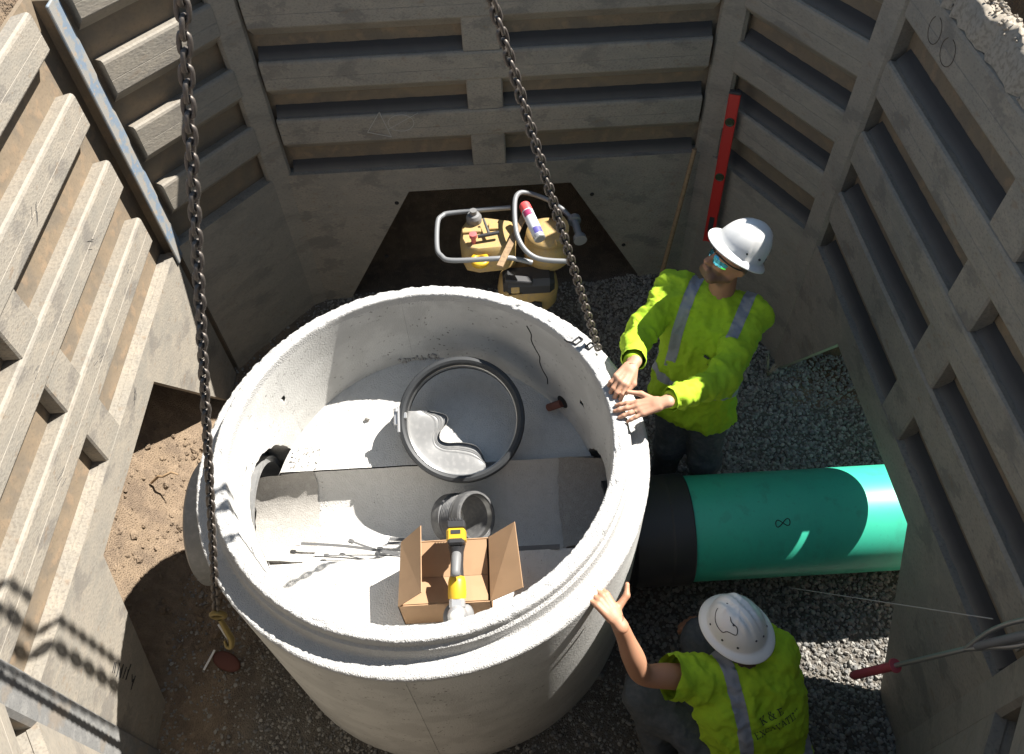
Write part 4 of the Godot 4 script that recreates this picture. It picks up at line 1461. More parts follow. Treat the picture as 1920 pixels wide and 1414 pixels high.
func build_litter() -> void:
	var sl := thing("white_sliver", "thin white sliver on shaded ground left of the gold hook", "sliver", Vector3(-1.28, ground_h(-1.28, 0.42) + 0.03, 0.42))
	var st := begin(false)
	box(st, Transform3D(along(Vector3(0.05, 0.03, -0.09)), Vector3.ZERO), Vector3(0.012, 0.11, 0.003), 0.001)
	done("strip", st, mat(lin(0.7, 0.7, 0.68), 0.7), sl)
	var rt := thing("tree_root", "pale broken root sticking out of the sunlit soil under the left wall", "root", Vector3(-1.72, ground_h(-1.72, -0.55) - 0.01, -0.55))
	st = begin()
	tube(st, PackedVector3Array([Vector3(0.02, 0.0, 0.03), Vector3(0.07, 0.035, 0.01), Vector3(0.10, 0.045, 0.02), Vector3(0.15, 0.055, 0.0), Vector3(0.19, 0.05, 0.015)]), [0.008, 0.009, 0.0075, 0.007, 0.004], 7)
	done("root", st, M.wood, rt)
	var wd := thing("dry_weed", "dry pale weed tuft in the gravel at the back right wall corner", "weed", Vector3(2.04, ground_h(2.04, -1.18), -1.18))
	rng.seed = 12
	st = begin(false)
	for k in 26:
		var a := rng.randf() * TAU
		var l := rng.randf_range(0.06, 0.17)
		var tip := Vector3(cos(a) * l * 0.6, l, sin(a) * l * 0.6)
		var side := Vector3(-sin(a), 0, cos(a)) * 0.004
		var mid := tip * 0.5 + Vector3(0, 0.02, 0)
		quad(st, side, -side, mid - side * 0.8, mid + side * 0.8)
		tri(st, mid + side * 0.8, mid - side * 0.8, tip)
	done("blades", st, mat(lin(0.3, 0.27, 0.19), 0.9), wd)
	# clods of sandy soil under the left wall
	var mm := MultiMesh.new()
	mm.transform_format = MultiMesh.TRANSFORM_3D
	mm.mesh = stone_mesh(333)
	var xs := []
	for k in 700:
		var x := rng.randf_range(-2.4, -1.25)
		var z := rng.randf_range(-0.95, 0.45)
		var s := rng.randf_range(0.012, 0.035) * (1.0 + 1.2 * float(rng.randf() < 0.12))
		xs.append(Transform3D(Basis.from_euler(Vector3(rng.randf() * 6.0, rng.randf() * 6.0, rng.randf() * 6.0)).scaled(Vector3.ONE * s), Vector3(x, ground_h(x, z) + s * 0.1, z)))
	mm.instance_count = xs.size()
	for k in xs.size():
		mm.set_instance_transform(k, xs[k])
	var o := MultiMeshInstance3D.new()
	o.name = "soil_clods"
	o.multimesh = mm
	o.material_override = M.soil
	o.set_meta("kind", "stuff")
	o.set_meta("label", "small clods of sandy soil under the left wall")
	o.set_meta("category", "soil")
	add_child(o, true)

func build_marks() -> void:
	# chalk sketch on the back wall, dark scrawls on the left wall apron
	var root := get_node("trench_shield")
	var st := begin(false)
	var zc := -2.1695
	var tri_pts := [[-0.37, 1.42], [-0.28, 1.55], [-0.235, 1.38], [-0.37, 1.42]]
	for i in 3:
		rod(st, Vector3(tri_pts[i][0], tri_pts[i][1], zc), Vector3(tri_pts[i + 1][0], tri_pts[i + 1][1], zc), 0.0024, 0.0024, 6)
	var ring := []
	for k in 16:
		ring.append(Vector3(-0.165 + 0.075 * cos(k * 0.42), 1.47 + 0.055 * sin(k * 0.42), zc))
	tube(st, spline(ring, 3), 0.0018, 6)
	rod(st, Vector3(-0.25, 1.43, zc), Vector3(-0.06, 1.53, zc), 0.0016, 0.0016, 6)
	done("chalk_mark", st, M.chalk, root)
	st = begin(false)
	rng.seed = 4
	for k in 7:
		var z := 0.60 + 0.012 * sin(k * 1.3)
		var y := 0.62 - k * 0.035
		var x := -1.479
		rod(st, Vector3(x, y, z + rng.randf_range(-0.03, 0)), Vector3(x, y + rng.randf_range(-0.02, 0.02), z + rng.randf_range(0.02, 0.05)), 0.002, 0.002, 6)
		if k % 2 == 0:
			rod(st, Vector3(x, y + 0.012, z), Vector3(x, y + 0.008, z + 0.045), 0.0018, 0.0018, 6)
	done("pen_mark", st, M.marker, root)
	for g in [[1.45, -0.55], [1.80, -0.2], [1.42, 0.05], [1.78, -0.95], [1.47, -1.1], [2.16, -0.75], [2.18, -0.3], [1.1, -0.6]]:
		st = begin(false)
		var run := Vector2(rng.randf_range(-0.06, 0.03), rng.randf_range(0.03, 0.07))
		for k in 5:
			var zz: float = g[1] + k * rng.randf_range(0.006, 0.016)
			var yy: float = g[0] + rng.randf_range(-0.02, 0.02)
			var f := rng.randf_range(0.4, 1.0)
			rod(st, Vector3(-1.4792, yy, zz), Vector3(-1.4792, yy + run.x * f, zz + run.y * f), 0.0009, 0.0009, 5)
		done("scratch", st, mat(lin(0.07, 0.068, 0.065), 0.9), root)
	# rings drawn on the top of the right wall
	st = begin(false)
	for c in [[2.53, -1.02, 0.05, 0.05], [2.52, -0.88, 0.05, 0.055]]:
		var pr := []
		for k in 15:
			pr.append(Vector3(2.1095, c[0] + c[2] * cos(k * 0.4), c[1] + c[3] * sin(k * 0.4)))
		tube(st, spline(pr, 3), 0.0016, 6)
	done("pen_mark", st, mat(lin(0.07, 0.05, 0.035), 0.9), root)

func build_wall_top_dirt() -> void:
	# spilled earth lying along the top of the right wall
	var st := begin()
	var n := 70
	var rows := 9
	var grid := []
	for i in n + 1:
		var z := lerpf(-1.45, 1.2, float(i) / n)
		var row := PackedVector3Array()
		for j in rows + 1:
			var f := float(j) / rows
			var x := lerpf(2.115, 2.215, f)
			var y := 2.625 + 0.085 * smoothstep(0.0, 0.12, f) + 0.03 * sin(f * PI) + 0.035 * hn.get_noise_2d(z * 130.0, x * 130.0) * sin(f * PI) + 0.02 * hn.get_noise_2d(z * 500.0, x * 500.0) + 0.17 * smoothstep(-0.95, -1.06, z) * smoothstep(0.0, 0.4, f)  # far end, out of view, heaped up to shade the standing worker
			if j == 0:
				y = 2.622 + 0.008 * hn.get_noise_1d(z * 300.0)
			if j == rows:
				y = 2.35
			row.append(Vector3(x + 0.03 * hn.get_noise_2d(z * 380.0, 77.0 + x * 200.0), y, z))
		grid.append(row)
	for i in n:
		for j in rows:
			quad(st, grid[i][j], grid[i + 1][j], grid[i + 1][j + 1], grid[i][j + 1])
	var o := done("spilled_earth", st, M.topsoil)
	o.set_meta("kind", "stuff")
	var lm := MultiMesh.new()
	lm.transform_format = MultiMesh.TRANSFORM_3D
	lm.mesh = stone_mesh(41)
	lm.instance_count = 900
	rng.seed = 52
	for k in 900:
		var f := rng.randf()
		var z := rng.randf_range(-1.3, 1.0)
		var sz := rng.randf_range(0.008, 0.022) * (1.0 + float(rng.randf() < 0.15))
		lm.set_instance_transform(k, Transform3D(Basis.from_euler(Vector3(rng.randf() * 6.0, rng.randf() * 6.0, rng.randf() * 6.0)).scaled(Vector3.ONE * sz), Vector3(2.12 + 0.10 * f, 2.625 + 0.085 * smoothstep(0.0, 0.12, f) + 0.025 * sin(f * PI) + rng.randf_range(-0.004, 0.012), z)))
	var lo := MultiMeshInstance3D.new()
	lo.name = "earth_lumps"
	lo.multimesh = lm
	lo.material_override = M.topsoil
	lo.set_meta("kind", "stuff")
	o.add_child(lo, true)
	o.set_meta("label", "pale crumbly earth spilled along the top of the right wall")
	o.set_meta("category", "earth")

# ---------- people ----------
# prims: [a, b, radius a, radius b] or [a, b, ra, rb, axis, squash]; joined by a smooth minimum
func nets(prims: Array, cell: float, k: float) -> Array:
	var lo := Vector3.INF
	var hi := -Vector3.INF
	var mg := 2.5 / k + 2.0 * cell
	for p in prims:
		var r: float = maxf(p[2], p[3]) * (maxf(1.0, p[5]) if p.size() > 4 else 1.0) + mg
		for e in [p[0], p[1]]:
			lo = lo.min(e - Vector3.ONE * r)
			hi = hi.max(e + Vector3.ONE * r)
	var nx := int((hi.x - lo.x) / cell) + 2
	var ny := int((hi.y - lo.y) / cell) + 2
	var nz := int((hi.z - lo.z) / cell) + 2
	var S := PackedFloat32Array()
	S.resize(nx * ny * nz)
	for p in prims:
		var a: Vector3 = p[0]
		var b: Vector3 = p[1]
		var ra: float = p[2]
		var rb: float = p[3]
		var ab := b - a
		var l2 := maxf(ab.length_squared(), 1e-9)
		var sq: bool = p.size() > 4
		var ax: Vector3 = p[4] if sq else Vector3.ZERO
		var f: float = p[5] if sq else 1.0
		var r: float = maxf(ra, rb) * maxf(1.0, f) + mg
		var l := ((a.min(b) - Vector3.ONE * r - lo) / cell).max(Vector3.ZERO)
		var h := ((a.max(b) + Vector3.ONE * r - lo) / cell)
		var x1 := mini(nx - 1, int(h.x))
		var y1 := mini(ny - 1, int(h.y))
		var z1 := mini(nz - 1, int(h.z))
		var inv := 1.0 / f - 1.0
		for z in range(int(l.z), z1 + 1):
			for y in range(int(l.y), y1 + 1):
				var row := (z * ny + y) * nx
				var q := Vector3(lo.x, lo.y + y * cell, lo.z + z * cell) - a
				for x in range(int(l.x), x1 + 1):
					var v := Vector3(q.x + x * cell, q.y, q.z)
					var t := clampf(v.dot(ab) / l2, 0.0, 1.0)
					var w := v - ab * t
					var d := 0.0
					if sq:
						w += ax * (w.dot(ax) * inv)
						d = (w.length() - (ra + (rb - ra) * t)) * minf(1.0, f)
					else:
						d = w.length() - (ra + (rb - ra) * t)
					if d < mg:
						S[row + x] += exp(-k * d)
	var verts := PackedVector3Array()
	var idx := PackedInt32Array()
	var id := PackedInt32Array()
	id.resize(nx * ny * nz)
	id.fill(-1)
	var sx := 1
	var sy := nx
	var sz := nx * ny
	var off := [0, sx, sy, sx + sy, sz, sx + sz, sy + sz, sx + sy + sz]
	var cor := [Vector3(0, 0, 0), Vector3(1, 0, 0), Vector3(0, 1, 0), Vector3(1, 1, 0), Vector3(0, 0, 1), Vector3(1, 0, 1), Vector3(0, 1, 1), Vector3(1, 1, 1)]
	var edges := [[0, 1], [2, 3], [4, 5], [6, 7], [0, 2], [1, 3], [4, 6], [5, 7], [0, 4], [1, 5], [2, 6], [3, 7]]
	for z in nz - 1:
		for y in ny - 1:
			var row := (z * ny + y) * nx
			for x in nx - 1:
				var i := row + x
				var n := int(S[i] > 1.0) + int(S[i + sx] > 1.0) + int(S[i + sy] > 1.0) + int(S[i + sx + sy] > 1.0) + int(S[i + sz] > 1.0) + int(S[i + sx + sz] > 1.0) + int(S[i + sy + sz] > 1.0) + int(S[i + sx + sy + sz] > 1.0)
				if n == 0 or n == 8:
					continue
				var c := Vector3.ZERO
				var m := 0
				for e in edges:
					var s0: float = S[i + off[e[0]]]
					var s1: float = S[i + off[e[1]]]
					if (s0 > 1.0) != (s1 > 1.0):
						var d0 := log(maxf(s0, 1e-6))
						var d1 := log(maxf(s1, 1e-6))
						c += (cor[e[0]] as Vector3).lerp(cor[e[1]], d0 / (d0 - d1))
						m += 1
				id[i] = verts.size()
				verts.append(lo + (Vector3(x, y, z) + c / m) * cell)
	var ax3 := [[sx, sy, sz], [sy, sz, sx], [sz, sx, sy]]
	for z in range(1, nz - 1):
		for y in range(1, ny - 1):
			var row := (z * ny + y) * nx
			for x in range(1, nx - 1):
				var i := row + x
				if id[i] < 0:
					continue
				var in0: bool = S[i] > 1.0
				for a in ax3:
					if in0 != (S[i + a[0]] > 1.0):
						var p := id[i - a[1] - a[2]]
						var q := id[i - a[2]]
						var r := id[i]
						var s := id[i - a[1]]
						if in0:
							idx.append_array(PackedInt32Array([p, r, q, p, s, r]))
						else:
							idx.append_array(PackedInt32Array([p, q, r, p, r, s]))
	return [verts, idx]

# triangles of a net, cut by half spaces: keeps n.dot(p) <= d for every [n, d]
func cut(verts: PackedVector3Array, idx: PackedInt32Array, planes: Array) -> PackedVector3Array:
	var out := PackedVector3Array()
	for t in range(0, idx.size(), 3):
		var poly := [verts[idx[t]], verts[idx[t + 1]], verts[idx[t + 2]]]
		for pl in planes:
			var n: Vector3 = pl[0]
			var d: float = pl[1]
			if pl.size() > 2 and (poly[0] as Vector3).distance_to(pl[2]) > pl[3]:
				continue
			var np := []
			for i in poly.size():
				var a: Vector3 = poly[i]
				var b: Vector3 = poly[(i + 1) % poly.size()]
				var da := n.dot(a) - d
				var db := n.dot(b) - d
				if da <= 0.0:
					np.append(a)
				if (da < 0.0) != (db < 0.0) and absf(da - db) > 1e-9:
					np.append(a.lerp(b, da / (da - db)))
			poly = np
			if poly.size() < 3:
				break
		if poly.size() >= 3:
			for i in range(1, poly.size() - 1):
				out.append_array(PackedVector3Array([poly[0], poly[i], poly[i + 1]]))
	return out

func wrinkle(verts: PackedVector3Array, idx: PackedInt32Array, amp: float, freq: float, seed_: int, stretch: Vector3) -> void:
	var nrm := PackedVector3Array()
	nrm.resize(verts.size())
	for t in range(0, idx.size(), 3):
		var a := verts[idx[t]]
		var n := (verts[idx[t + 2]] - a).cross(verts[idx[t + 1]] - a)
		nrm[idx[t]] += n
		nrm[idx[t + 1]] += n
		nrm[idx[t + 2]] += n
	var fn := FastNoiseLite.new()
	fn.seed = seed_
	fn.frequency = freq
	fn.fractal_type = FastNoiseLite.FRACTAL_RIDGED
	fn.fractal_octaves = 3
	fn.domain_warp_enabled = true
	fn.domain_warp_amplitude = 0.05
	fn.domain_warp_frequency = freq * 0.5
	for i in verts.size():
		var p := verts[i] * stretch
		verts[i] += nrm[i].normalized() * amp * fn.get_noise_3dv(p)

func mesh_of(tris: PackedVector3Array, smooth := true) -> ArrayMesh:
	var st := begin(smooth)
	for v in tris:
		st.add_vertex(v)
	st.generate_normals()
	return st.commit()

func tris_of(verts: PackedVector3Array, idx: PackedInt32Array) -> PackedVector3Array:
	var out := PackedVector3Array()
	out.resize(idx.size())
	for i in idx.size():
		out[i] = verts[idx[i]]
	return out

# a strip of cloth lying on a garment: the part of its triangles between the planes, lifted a little
func strip(tris: PackedVector3Array, planes: Array, lift: float) -> ArrayMesh:
	var nrm := {}
	for t in range(0, tris.size(), 3):
		var n := (tris[t + 2] - tris[t]).cross(tris[t + 1] - tris[t])
		for j in 3:
			var key := tris[t + j].snapped(Vector3.ONE * 0.0002)
			nrm[key] = nrm.get(key, Vector3.ZERO) + n
	var moved := PackedVector3Array()
	moved.resize(tris.size())
	var ix := PackedInt32Array()
	ix.resize(tris.size())
	for i in tris.size():
		moved[i] = tris[i] + (nrm[tris[i].snapped(Vector3.ONE * 0.0002)] as Vector3).normalized() * lift
		ix[i] = i
	return mesh_of(cut(moved, ix, planes))

func hand(pr: Array, wrist: Vector3, f: Vector3, n: Vector3, right: bool, curls: Array, spread: float, thumb: Vector3, thumb_tip: Vector3) -> Dictionary:
	f = f.normalized()
	n = (n - f * n.dot(f)).normalized()
	var s := n.cross(f) if right else f.cross(n)
	# palm: four metacarpals and a heel
	var kn := []
	var lat := [0.031, 0.0105, -0.0105, -0.031]
	var len := [0.092, 0.096, 0.09, 0.082]
	var fl := [[0.044, 0.026, 0.021], [0.048, 0.03, 0.022], [0.045, 0.028, 0.021], [0.035, 0.021, 0.018]]
	var rad := [0.0098, 0.0102, 0.0096, 0.0084]
	for i in 4:
		var base: Vector3 = wrist + f * 0.012 + s * (lat[i] * 0.62)
		var k: Vector3 = wrist + f * len[i] + s * lat[i] + n * (0.003 if i == 1 else 0.0)
		pr.append([base, k, 0.0155, 0.0118])
		kn.append(k)
	pr.append([wrist + f * 0.04 + s * 0.006 - n * 0.006, wrist + f * 0.07 - s * 0.004 - n * 0.006, 0.025, 0.026, n, 0.5])
	pr.append([wrist - f * 0.03, wrist + f * 0.02, 0.0285, 0.028, n, 0.72])
	var tips := []
	for i in 4:
		var d: Vector3 = (f + s * (lat[i] / 0.031 * spread)).normalized()
		var p: Vector3 = kn[i]
		var ang := 0.0
		for j in 3:
			ang += curls[i][j]
			var dir: Vector3 = (d * cos(ang) - n * sin(ang)).normalized()
			var q: Vector3 = p + dir * fl[i][j]
			pr.append([p, q, rad[i] * (1.0 - 0.08 * j), rad[i] * (0.93 - 0.09 * j)])
			p = q
		tips.append(p)
	# thumb
	var tb: Vector3 = wrist + f * 0.025 + s * 0.026 - n * 0.008
	pr.append([tb, thumb, 0.0165, 0.0125])
	pr.append([thumb, thumb_tip, 0.0118, 0.0092])
	return {"knuckles": kn, "tips": tips, "s": s, "n": n, "f": f}

func head_prims(c: Vector3, B: Basis) -> Array:
	# B: x = the person's left, y = up, z = forward; c = centre of the skull
	var p := []
	var at := func(x: float, y: float, z: float) -> Vector3: return c + B * Vector3(x, y, z)
	p.append([at.call(0, 0.035, -0.022), at.call(0, 0.03, 0.018), 0.085, 0.082])                      # cranium
	p.append([at.call(0, -0.03, 0.02), at.call(0, -0.075, 0.045), 0.066, 0.045])                       # face
	p.append([at.call(-0.03, -0.095, 0.055), at.call(0.03, -0.095, 0.055), 0.024, 0.024])              # chin
	p.append([at.call(-0.056, -0.06, 0.0), at.call(-0.03, -0.095, 0.05), 0.022, 0.02])                 # jaw
	p.append([at.call(0.056, -0.06, 0.0), at.call(0.03, -0.095, 0.05), 0.022, 0.02])
	p.append([at.call(-0.03, 0.018, 0.078), at.call(0.03, 0.018, 0.078), 0.014, 0.014])                # brow
	p.append([at.call(0, 0.008, 0.088), at.call(0, -0.034, 0.112), 0.0095, 0.0145])                    # nose
	p.append([at.call(-0.011, -0.037, 0.096), at.call(0.011, -0.037, 0.096), 0.008, 0.008])
	p.append([at.call(-0.04, -0.025, 0.062), at.call(-0.03, -0.03, 0.07), 0.018, 0.015])               # cheeks
	p.append([at.call(0.04, -0.025, 0.062), at.call(0.03, -0.03, 0.07), 0.018, 0.015])
	p.append([at.call(-0.016, -0.062, 0.088), at.call(0.016, -0.062, 0.088), 0.0075, 0.0075])          # lips
	p.append([at.call(-0.013, -0.073, 0.086), at.call(0.013, -0.073, 0.086), 0.0075, 0.0075])
	for s in [-1.0, 1.0]:
		p.append([at.call(s * 0.078, 0.012, -0.012), at.call(s * 0.074, -0.03, -0.004), 0.019, 0.012, (B * Vector3(s * 0.9, 0, 0.35)).normalized(), 0.32])
		p.append([at.call(s * 0.082, 0.022, -0.02), at.call(s * 0.083, -0.01, -0.026), 0.007, 0.006])
		p.append([at.call(s * 0.031, -0.002, 0.075), at.call(s * 0.031, -0.002, 0.076), 0.0125, 0.0125])  # eyes
	return p

# full brimmed hard hat: B x = left, y = up, z = forward; c = middle of the brim plane
func hard_hat(root: Node3D, c: Vector3, B: Basis, ridged: bool) -> void:
	var st := begin()
	var segs := 96
	var prof := []
	for u in [0.0, 0.12, 0.25, 0.38, 0.5, 0.62, 0.72, 0.81, 0.88, 0.94, 0.98]:
		prof.append(Vector2(u, hat_y(u)))
	prof.append_array([Vector2(1.005, 0.004), Vector2(1.03, -0.002), Vector2(1.1, -0.005), Vector2(1.18, -0.011), Vector2(1.255, -0.018), Vector2(1.27, -0.022), Vector2(1.26, -0.024), Vector2(1.15, -0.015), Vector2(1.0, -0.008), Vector2(0.94, 0.02), Vector2(0.85, 0.05), Vector2(0.6, 0.1), Vector2(0.0, 0.124)])
	var grid := []
	for i in prof.size():
		var row := PackedVector3Array()
		for k in segs:
			var t := TAU * k / segs
			var p: Vector2 = prof[i]
			var x := p.x * 0.107 * sin(t)
			var z := p.x * 0.127 * cos(t)
			if p.x > 1.02:
				z += (p.x - 1.02) * 0.025 * (0.35 + cos(t)) 
			var y := p.y
			if i < 11:
				if ridged:
					y += 0.017 * smoothstep(0.019, 0.010, absf(x)) * smoothstep(-0.125, -0.07, z) * smoothstep(0.13, 0.05, z)
					for sd in [-1.0, 1.0]:
						y += 0.013 * smoothstep(0.013, 0.005, absf(x - sd * (0.036 + 0.12 * maxf(0.0, z * 0.4 + 0.02)))) * smoothstep(-0.10, -0.07, z) * smoothstep(0.10, 0.06, z)
				else:
					y += 0.005 * smoothstep(0.034, 0.02, absf(x)) * smoothstep(0.97, 0.8, p.x)
					var rz := z - 0.25 * (p.y - 0.06)
					var inside := smoothstep(0.056, 0.048, absf(rz)) * smoothstep(0.105, 0.095, p.y + rz * rz * 9.0)
					x *= 1.0 - 0.03 * inside * smoothstep(0.02, 0.06, absf(x))
			y += -0.006 * cos(2.0 * t) * maxf(0.0, p.x - 1.0) / 0.33
			row.append(c + B * Vector3(x, y, z))
		grid.append(row)
	for i in prof.size() - 1:
		for k in segs:
			var k2 := (k + 1) % segs
			quad(st, grid[i][k], grid[i + 1][k], grid[i + 1][k2], grid[i][k2])
	done("hard_hat", st, M.hat, root).set_meta("label", "white full brim hard hat")
	st = begin()
	for s in [-1.0, 1.0]:
		for a in [1.1, 1.75, 2.3]:
			var q := c + B * Vector3(s * 0.107 * sin(a) * 0.965, 0.03, 0.127 * cos(a) * 0.965)
			rod(st, q - B * Vector3(s * 0.004 * sin(a), 0, 0.004 * cos(a)), q + B * Vector3(s * 0.004 * sin(a), 0.001, 0.004 * cos(a)), 0.0052, 0.0045, 8)
	done("rivet", st, M.black, root)

func finish_person(root: Node3D, parts: Array) -> void:
	pass

func body_mesh(root: Node3D, pieces: Array, color_fn: Callable) -> void:
	var st := begin()
	for pc in pieces:
		if pc[0] is PackedVector3Array:
			st.set_color(color_fn.call(pc[0][0]))
			tube(st, pc[0], pc[1], 20, false, false)
			continue
		var r: Array = nets(pc[0], pc[1], pc[2])
		var vs: PackedVector3Array = r[0]
		for i in r[1]:
			st.set_color(color_fn.call(vs[i]))
			st.add_vertex(vs[i])
	var m := mat(Color.WHITE, 0.55)
	m.vertex_color_use_as_albedo = true
	m.subsurf_scatter_enabled = true
	m.subsurf_scatter_strength = 0.08
	done("body", st, m, root)

func basis_fwd(f: Vector3, up: Vector3) -> Basis:
	var z := f.normalized()
	var x := up.cross(z).normalized()
	return Basis(x, z.cross(x), z)

func build_people() -> void:
	M.hat = mat(lin(0.78, 0.78, 0.76), 0.32)
	M.hat.clearcoat_enabled = true
	M.hat.clearcoat = 0.4
	var hv := noise_img(256, 0.03, 71, 4)
	M.shirt = tmat(layered(256, lin(0.37, 0.56, 0.02), [[hv, 0.4, 0.85, lin(0.28, 0.45, 0.02), 0.6], [noise_img(256, 0.2, 72, 2), 0.5, 0.95, lin(0.3, 0.52, 0.02), 0.35]]), 4.0, 0.9)
	M.stripe = mat(lin(0.27, 0.28, 0.31), 0.6)
	M.jeans = tmat(layered(256, lin(0.075, 0.085, 0.095), [[hv, 0.4, 0.8, lin(0.12, 0.125, 0.13), 0.8], [noise_img(256, 0.25, 73, 2), 0.5, 0.95, lin(0.05, 0.055, 0.065), 0.5]]), 4.0, 0.95)
	M.boot = mat(lin(0.07, 0.045, 0.03), 0.8)
	M.lens = mat(Color(0.35, 0.75, 0.85), 0.08, 0.9)
	person_standing()
	person_crouching()

func person_standing() -> void:
	var base := Vector3(1.33, 0.12, -0.48)
	var root := thing("person", "person standing in white hard hat, sunglasses and lime long-sleeved shirt, hands on rim", "person")
	var neck := Vector3(1.375, 1.535, -0.625)
	var shR := Vector3(1.195, 1.465, -0.735)
	var shL := Vector3(1.515, 1.465, -0.545)
	var lat := (shL - shR).normalized()          # to his left
	var fwd := lat.cross(Vector3.UP).normalized()
	var elR := Vector3(0.985, 1.375, -0.515)
	var wrR := Vector3(0.917, 1.505, -0.255)
	var elL := Vector3(1.315, 1.385, -0.235)
	var wrL := Vector3(1.012, 1.492, -0.06)
	var chest := Vector3(1.345, 1.33, -0.60)
	var waist := Vector3(1.315, 1.05, -0.54)
	var hip := Vector3(1.32, 0.9, -0.50)
	# head: looks to the left and up
	var hf := Vector3(-0.86, 0.50, 0.2).normalized()
	var HB := basis_fwd(hf, Vector3(0.10, 1.0, -0.02))
	var hc := Vector3(1.385, 1.725, -0.645)
	var skin := Color(0.40, 0.2, 0.125)
	var col := func(p: Vector3) -> Color:
		var q: Vector3 = HB.inverse() * (p - hc)
		if p.y > 1.5 and q.length() < 0.2:
			var beard := smoothstep(-0.035, -0.05, q.y + 0.25 * maxf(0.0, 0.05 - q.z)) * smoothstep(-0.03, 0.0, q.z) * smoothstep(-0.135, -0.115, q.y) * (1.0 - 0.75 * smoothstep(0.012, 0.006, absf(q.y + 0.067)) * smoothstep(0.024, 0.015, absf(q.x)) * smoothstep(0.08, 0.09, q.z))
			var hair := smoothstep(0.012, 0.02, q.y - q.z * 0.4) * smoothstep(0.05, 0.02, q.z) * smoothstep(0.0, -0.02, q.z - 0.02)
			return skin.lerp(Color(0.085, 0.05, 0.036), maxf(beard * 0.8, hair))
		return Color(0.46, 0.255, 0.165)
	var head := head_prims(hc, HB)
	head.append([hc + HB * Vector3(0, -0.07, -0.03), neck + Vector3(0, -0.05, 0.0), 0.056, 0.064])
	head.append([neck + Vector3(0, -0.02, 0), neck + Vector3(0, -0.09, 0.0) - fwd * 0.02, 0.06, 0.05])
	# hands
	var hr := []
	var ff := Vector3(-0.62, -0.10, 0.78).normalized()
	var H1 := hand(hr, wrR, ff, Vector3(0.1, 1, 0.12), true, [[0.35, 0.7, 0.5], [0.42, 0.75, 0.5], [0.45, 0.8, 0.5], [0.45, 0.8, 0.55]], 0.16, wrR + Vector3(0.0, -0.03, 0.075), wrR + Vector3(-0.035, -0.045, 0.11))
	var ar := [[elR.lerp(wrR, 0.3), wrR - (wrR - elR).normalized() * 0.01, 0.042, 0.0265, Vector3.UP, 0.85]]
	var hl := []
	var H2 := hand(hl, wrL, Vector3(-0.99, -0.17, 0.10), Vector3(-0.12, 1, 0.05), false, [[0.0, 0.12, 0.1], [-0.02, 0.1, 0.1], [0.0, 0.12, 0.12], [0.05, 0.15, 0.12]], 0.17, wrL + Vector3(-0.072, -0.012, -0.062), wrL + Vector3(-0.128, -0.006, -0.072))
	ar.append([elL.lerp(wrL, 0.3), wrL - (wrL - elL).normalized() * 0.01, 0.042, 0.0265, Vector3.UP, 0.85])
	# hidden trunk and legs under the clothes, coarse
	var trunk := [[neck + Vector3(0, -0.13, 0) - fwd * 0.02, waist, 0.08, 0.085], [waist, hip, 0.085, 0.08], [shR, shL, 0.05, 0.05], [shR, elR, 0.045, 0.036], [elR, wrR, 0.036, 0.026], [shL, elL, 0.045, 0.036], [elL, wrL, 0.036, 0.026],
		[hip - lat * 0.09, base - lat * 0.1 + Vector3(0, 0.45, 0), 0.075, 0.05], [base - lat * 0.1 + Vector3(0, 0.45, 0), base - lat * 0.1, 0.048, 0.035], [hip + lat * 0.09, base + lat * 0.12 + Vector3(0, 0.45, 0), 0.075, 0.05], [base + lat * 0.12 + Vector3(0, 0.45, 0), base + lat * 0.12, 0.048, 0.035]]
	body_mesh(root, [[head, 0.0045, 170.0], [hr, 0.0035, 330.0], [hl, 0.0035, 330.0], [ar, 0.009, 120.0], [trunk, 0.022, 40.0]], col)
	# shirt
	var sp := [
		[neck - Vector3(0, 0.055, 0) - lat * 0.03, neck - Vector3(0, 0.055, 0) + lat * 0.03, 0.07, 0.07],
		[neck - Vector3(0, 0.075, 0), shR, 0.072, 0.066], [neck - Vector3(0, 0.075, 0), shL, 0.072, 0.066],
		[chest - lat * 0.075, chest + lat * 0.075, 0.145, 0.145, fwd, 0.82], [chest - lat * 0.06, waist - lat * 0.06, 0.14, 0.125, fwd, 0.85], [chest + lat * 0.06, waist + lat * 0.06, 0.14, 0.125, fwd, 0.85],
		[waist - lat * 0.06, hip - lat * 0.07 - Vector3(0, 0.06, 0), 0.13, 0.155, fwd, 0.9], [waist + lat * 0.06, hip + lat * 0.07 - Vector3(0, 0.06, 0), 0.13, 0.155, fwd, 0.9],
		[shR, elR, 0.075, 0.056], [elR, elR.lerp(wrR, 0.86), 0.056, 0.040],
		[shL, elL, 0.075, 0.057], [elL, elL.lerp(wrL, 0.87), 0.057, 0.040]]
	var r: Array = nets(sp, 0.011, 60.0)
	var vs: PackedVector3Array = r[0]
	wrinkle(vs, r[1], 0.026, 6.0, 5, Vector3(1.0, 0.45, 1.0))
	wrinkle(vs, r[1], 0.002, 18.0, 6, Vector3(1.0, 1.0, 1.0))
	var fr := (wrR - elR).normalized()
	var fl := (wrL - elL).normalized()
	var nd := (Vector3.UP * 0.93 + fwd * 0.30).normalized()
	var tr := cut(vs, r[1], [[fr, fr.dot(elR.lerp(wrR, 0.84)), wrR, 0.13], [fl, fl.dot(elL.lerp(wrL, 0.85)), wrL, 0.13], [Vector3.DOWN, -0.82]])
	mi("shirt", mesh_of(tr), M.shirt, root)
	# collar band and cuffs
	var st := begin()
	var ring := []
	var cx := lat
	var cz := nd.cross(cx).normalized()
	for k in 28:
		var a := TAU * k / 28.0
		ring.append(neck + fwd * 0.01 - Vector3(0, 0.012, 0) + cx * cos(a) * 0.070 + cz * sin(a) * 0.072)
	tube(st, PackedVector3Array(ring), 0.0085, 8, true)
	done("collar", st, M.shirt, root)
